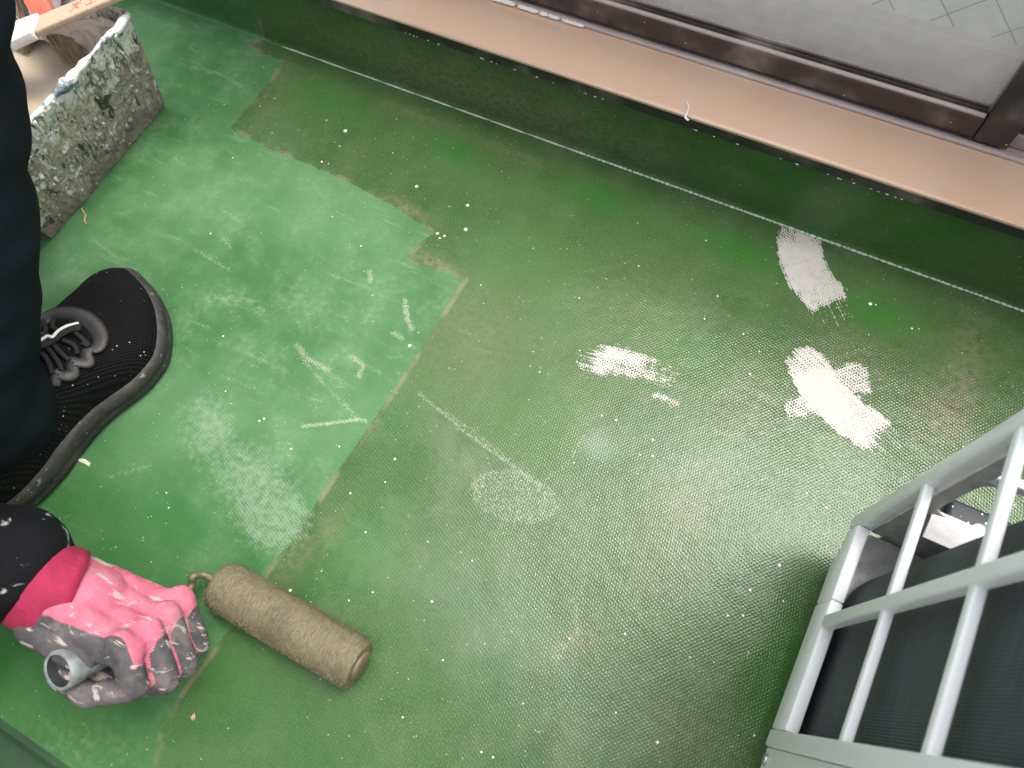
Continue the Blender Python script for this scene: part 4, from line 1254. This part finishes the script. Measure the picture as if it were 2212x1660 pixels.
# ------------------------------------------------------------------ trainer of the forward foot
OUT = [(-.598, .163), (-.584, .161), (-.561, .153), (-.542, .141), (-.528, .127), (-.516, .110), (-.509, .094), (-.508, .077), (-.510, .060), (-.517, .040), (-.524, .021),
       (-.528, .000), (-.529, -.024), (-.529, -.050), (-.534, -.080), (-.545, -.105), (-.565, -.120), (-.585, -.122), (-.605, -.110), (-.617, -.085), (-.621, -.050),
       (-.624, -.010), (-.628, .030), (-.632, .060), (-.634, .085), (-.633, .110), (-.628, .135), (-.616, .153)]
def closed_spline(P, n=4):
    P = [Vector(p) for p in P]; L = len(P); out = []
    for i in range(L):
        p0, p1, p2, p3 = P[i - 1], P[i], P[(i + 1) % L], P[(i + 2) % L]
        for k in range(n):
            t = k / n
            out.append(.5 * ((2 * p1) + (p2 - p0) * t + (2 * p0 - 5 * p1 + 4 * p2 - p3) * t * t + (3 * p1 - 3 * p2 + p3 - p0) * t ** 3))
    return out
OL = closed_spline(OUT)
NL = len(OL)
def inset(P, d):
    out = []
    for i in range(len(P)):
        t = (P[(i + 1) % len(P)] - P[i - 1]).normalized(); out.append(P[i] + Vector((t.y, -t.x)) * -d if False else P[i] - Vector((-t.y, t.x)) * d)
    return out
area = sum(OL[i].x * OL[(i + 1) % NL].y - OL[(i + 1) % NL].x * OL[i].y for i in range(NL))
SGN = 1 if area < 0 else -1
ins = lambda d: inset(OL, d * SGN)
def lift(p):   # toe spring of the sole
    return .010 * max(0, (p.y - .085) / .08) ** 2 + .003 * max(0, (-.07 - p.y) / .05) ** 2
shoe = empty('shoe', 'black mesh trainer', 'shoe'); shoe.parent = person
del shoe['category'], shoe['label']
M_MESHS = None
def upper_material():
    g = G('black_sports_mesh')
    o = g.obj()
    s = g.node('ShaderNodeSeparateXYZ'); g.put(s.inputs[0], o)
    u = g.add(g.mul(s.outputs[0], .9), g.mul(s.outputs[1], .45)); v = g.add(g.mul(s.outputs[0], -.45), g.mul(s.outputs[1], .9))
    k = 2 * math.pi / .0034
    w = g.mul(g.math('SINE', g.mul(u, k)), g.math('SINE', g.mul(v, k * 1.25)))
    n = g.noise(o, 30, 3)
    c = g.mix(g.step(w, .0, .6), (.010, .010, .011), (.0022, .0022, .0024))
    vo = g.voronoi(o, 210)
    sep = g.node('ShaderNodeSeparateColor'); g.put(sep.inputs[0], vo.outputs['Color'])
    f = g.mul(g.math('LESS_THAN', vo.outputs['Distance'], g.mul(sep.outputs[1], .17)), g.math('GREATER_THAN', sep.outputs[0], .66))
    c = g.mix(g.mul(f, .85), c, (.55, .55, .52))
    return g.out(c, .75, 0, g.bump(g.mul(w, -1.0), .7, .0012), .12)
M_UPPER = upper_material()
def sole_material():
    g = G('dusty_rubber_sole')
    o = g.obj()
    n = g.noise(g.mapping(o, (1, 1, 2.0)), 40, 5, .65, .6); f = g.noise(o, 170, 4, .6)
    c = g.ramp(n, [(.3, (.018, .018, .019)), (.52, (.030, .0295, .029)), (.75, (.070, .067, .062))])
    c = g.mix(g.mul(g.step(f, .62, .7), .55), c, (.32, .31, .28))
    return g.out(c, .65, 0, g.bump(g.add(n, g.mul(f, .4)), .5, .0018))
M_SOLE = sole_material()
M_EYELET = simple('charcoal_overlay', (.030, .029, .030), .5, 0, .25, 80)
M_LACE = simple('black_lace', (.012, .012, .013), .8, 0, .2, 200, .5, 900)
M_REFL = simple('white_lace_stripe', (.80, .80, .80), .5, 0, .04, 50)
mb = MB()
lay = [(.006, .0006), (.001, .003), (-.001, .010), (.0004, .013), (.0004, .0145), (-.0012, .017), (.0005, .0235), (.004, .027), (.009, .0275)]
rows = []
for d, z in lay:
    P = ins(d)
    for p, q in zip(P, OL):
        mb.v.append((p.x, p.y, max(.0005, z + lift(q) * min(1, z / .01 + .15) + (.006 * max(0, 1 - abs((q.y + .03) / .12)) * (z > .02)))))
for l in range(len(lay) - 1):
    mb.f += [(l * NL + i, l * NL + (i + 1) % NL, (l + 1) * NL + (i + 1) % NL, (l + 1) * NL + i) for i in range(NL)]
mb.f.append(tuple(range(NL))[::-1]); mb.f.append(tuple(range((len(lay) - 1) * NL, len(lay) * NL)))
sole = mb.build('sole', M_SOLE, shoe, True)
def top_h(y):
    return float(np.interp(y, [-.13, -.10, -.05, .0, .045, .085, .12, .15, .17], [.075, .085, .092, .098, .086, .070, .060, .050, .040]))
mb = MB()
base = ins(.0045)
NLY = 12
for j in range(NLY + 1):
    t = j / NLY
    for p, q in zip(base, OL):
        cy = min(max(q.y, -.085), .115); cx = float(np.interp(cy, [-.12, 0, .05, .115], [-.578, -.578, -.578, -.582]))
        h0 = .022 + lift(q) + .004 * max(0, 1 - abs((q.y + .03) / .12)); h1 = top_h(cy)
        a = t * math.pi / 2
        wv = (1 - math.cos(a)) ** 1.15
        z = h0 + (h1 - h0) * math.sin(a) ** .95
        mb.v.append((p.x + (cx - p.x) * wv * .999, p.y + (cy - p.y) * wv * .999, z))
for l in range(NLY):
    mb.f += [(l * NL + i, l * NL + (i + 1) % NL, (l + 1) * NL + (i + 1) % NL, (l + 1) * NL + i) for i in range(NL)]
upper = mb.build('upper', M_UPPER, shoe, True)
bpy.context.view_layer.update()
bv = BVHTree.FromPolygons([tuple(v.co) for v in upper.data.vertices], [tuple(p.vertices) for p in upper.data.polygons])
def on_shoe(cx, cy, off=.001):
    d = ray(cx * .3415, 548.4 + cy * .3415).normalized()
    hit, nrm, *_ = bv.ray_cast(CAMLOC, d)
    if hit is None:
        return fl(cx * .3415, 548.4 + cy * .3415, .07)
    if nrm.dot(d) > 0: nrm = -nrm
    return hit + nrm * off
def shoe_band(pts, rads, mat, name, parent, off=.001, squash=.35, seg=10, n=5):
    P = smooth_path([on_shoe(*p, off) for p in pts], n)
    if hasattr(rads, '__len__'):
        rr = np.interp(np.linspace(0, 1, len(P)), np.linspace(0, 1, len(rads)), rads)
    else:
        rr = [rads] * len(P)
    return MB().tube(P, list(rr), seg, squash=squash, up=(.2, .1, 1)).build(name, mat, parent, True)
shoe_band([(235, 470), (285, 430), (350, 395), (440, 388), (530, 410), (600, 465), (635, 535), (620, 595), (575, 612)], [.006, .0078, .0085, .0085, .0085, .0085, .008, .007, .005], M_EYELET, 'eyelet_overlay', shoe, .0012)
shoe_band([(575, 600), (545, 640), (560, 690), (500, 690), (455, 690), (460, 760), (410, 775), (365, 760), (350, 840)], [.005, .0056, .006, .005, .0056, .006, .005, .0056, .004], M_EYELET, 'eyelet_overlay', shoe, .0012)
for pts in ([(350, 415), (345, 480), (380, 500), (440, 480)], [(285, 440), (300, 500), (270, 540)], [(440, 480), (500, 530), (560, 590), (520, 575)], [(400, 560), (470, 590), (490, 640)],
            [(345, 590), (390, 640), (440, 680)], [(250, 560), (330, 560), (400, 535)], [(270, 640), (310, 690), (330, 760)], [(300, 600), (370, 690), (390, 740)]):
    shoe_band(pts, .0023, M_LACE, 'lace', shoe, .0035, .6, 8)
lc = shoe_band([(215, 600), (270, 600), (330, 575), (390, 530), (450, 500), (520, 485)], .0046, M_LACE, 'lace', shoe, .006, .35, 8)
shoe_band([(225, 590), (270, 590), (318, 562), (345, 565), (385, 525), (440, 495), (512, 476)], [.0010, .0017, .0017, .0017, .0017, .0017, .0012], M_REFL, 'lace_stripe', shoe, .0088, .5, 6)
# the other trainer, behind
s2 = empty('shoe', 'black mesh trainer', 'shoe'); s2.parent = person; del s2['category'], s2['label']
for src in (sole, upper):
    c = src.copy(); C.objects.link(c); c.parent = s2
s2.matrix_world = Matrix.Translation((-1.0, -.20, .0)) @ Matrix.Rotation(math.radians(-90), 4, 'Z') @ Matrix.Scale(-1, 4, (1, 0, 0)) @ Matrix.Translation((.58, -.02, .0))

# ------------------------------------------------------------------ small debris
M_STRAW = simple('straw', (.50, .38, .18), .7); M_CHIP = simple('paint_chip', (.62, .62, .48), .6); M_LEAF = simple('dry_leaf', (.42, .30, .20), .7); M_THREAD = simple('white_thread', (.75, .75, .75), .6)
p = [fl(178, 452), fl(182, 460), fl(186, 468), fl(184, 478), fl(188, 486)]
tag(MB().tube(smooth_path([q + Vector((0, 0, .0012)) for q in p]), .0009, 6).build('straw', M_STRAW, None, True), 'short bent straw bristle on the floor beside the crusted bucket', 'straw')
def chip(name, mat, pts, z, h, label, cat):
    P = [fl(a, b, z) for a, b in pts]; n = len(P); c = sum(P, Vector()) / n
    vs = [q + Vector((0, 0, .0004)) for q in P] + [c + (q - c) * .8 + Vector((0, 0, h * (1 + .4 * math.sin(i * 2.1)))) for i, q in enumerate(P)]
    tag(MB().add(vs, [(i, (i + 1) % n, n + (i + 1) % n, n + i) for i in range(n)] + [tuple(range(n))[::-1], tuple(range(n, 2 * n))]).build(name, mat), label, cat)
chip('paint_chip', M_CHIP, [(161, 985), (172, 990), (186, 993), (196, 1001), (193, 1008), (182, 1002), (170, 997)], 0, .0012, 'pale paint chip on the floor beside the trainer', 'paint chip')
chip('dried_leaf', M_LEAF, [(409, 1543), (414, 1549), (421, 1540), (423, 1552), (417, 1558), (411, 1551)], 0, .0015, 'tiny brown leaf scrap on the floor below the glove', 'leaf')
p = [fl(1483, 222, .1175), fl(1487, 233, .1175), (fl(1484, 246, .1175)), fl(1480, 255, .1172), fl(1487, 262, .1165)]
tag(MB().tube(smooth_path([q + Vector((0, 0, .0008)) for q in p]), .0010, 6).build('thread', M_THREAD, None, True), 'short white thread curled on the copper sill edge', 'thread')
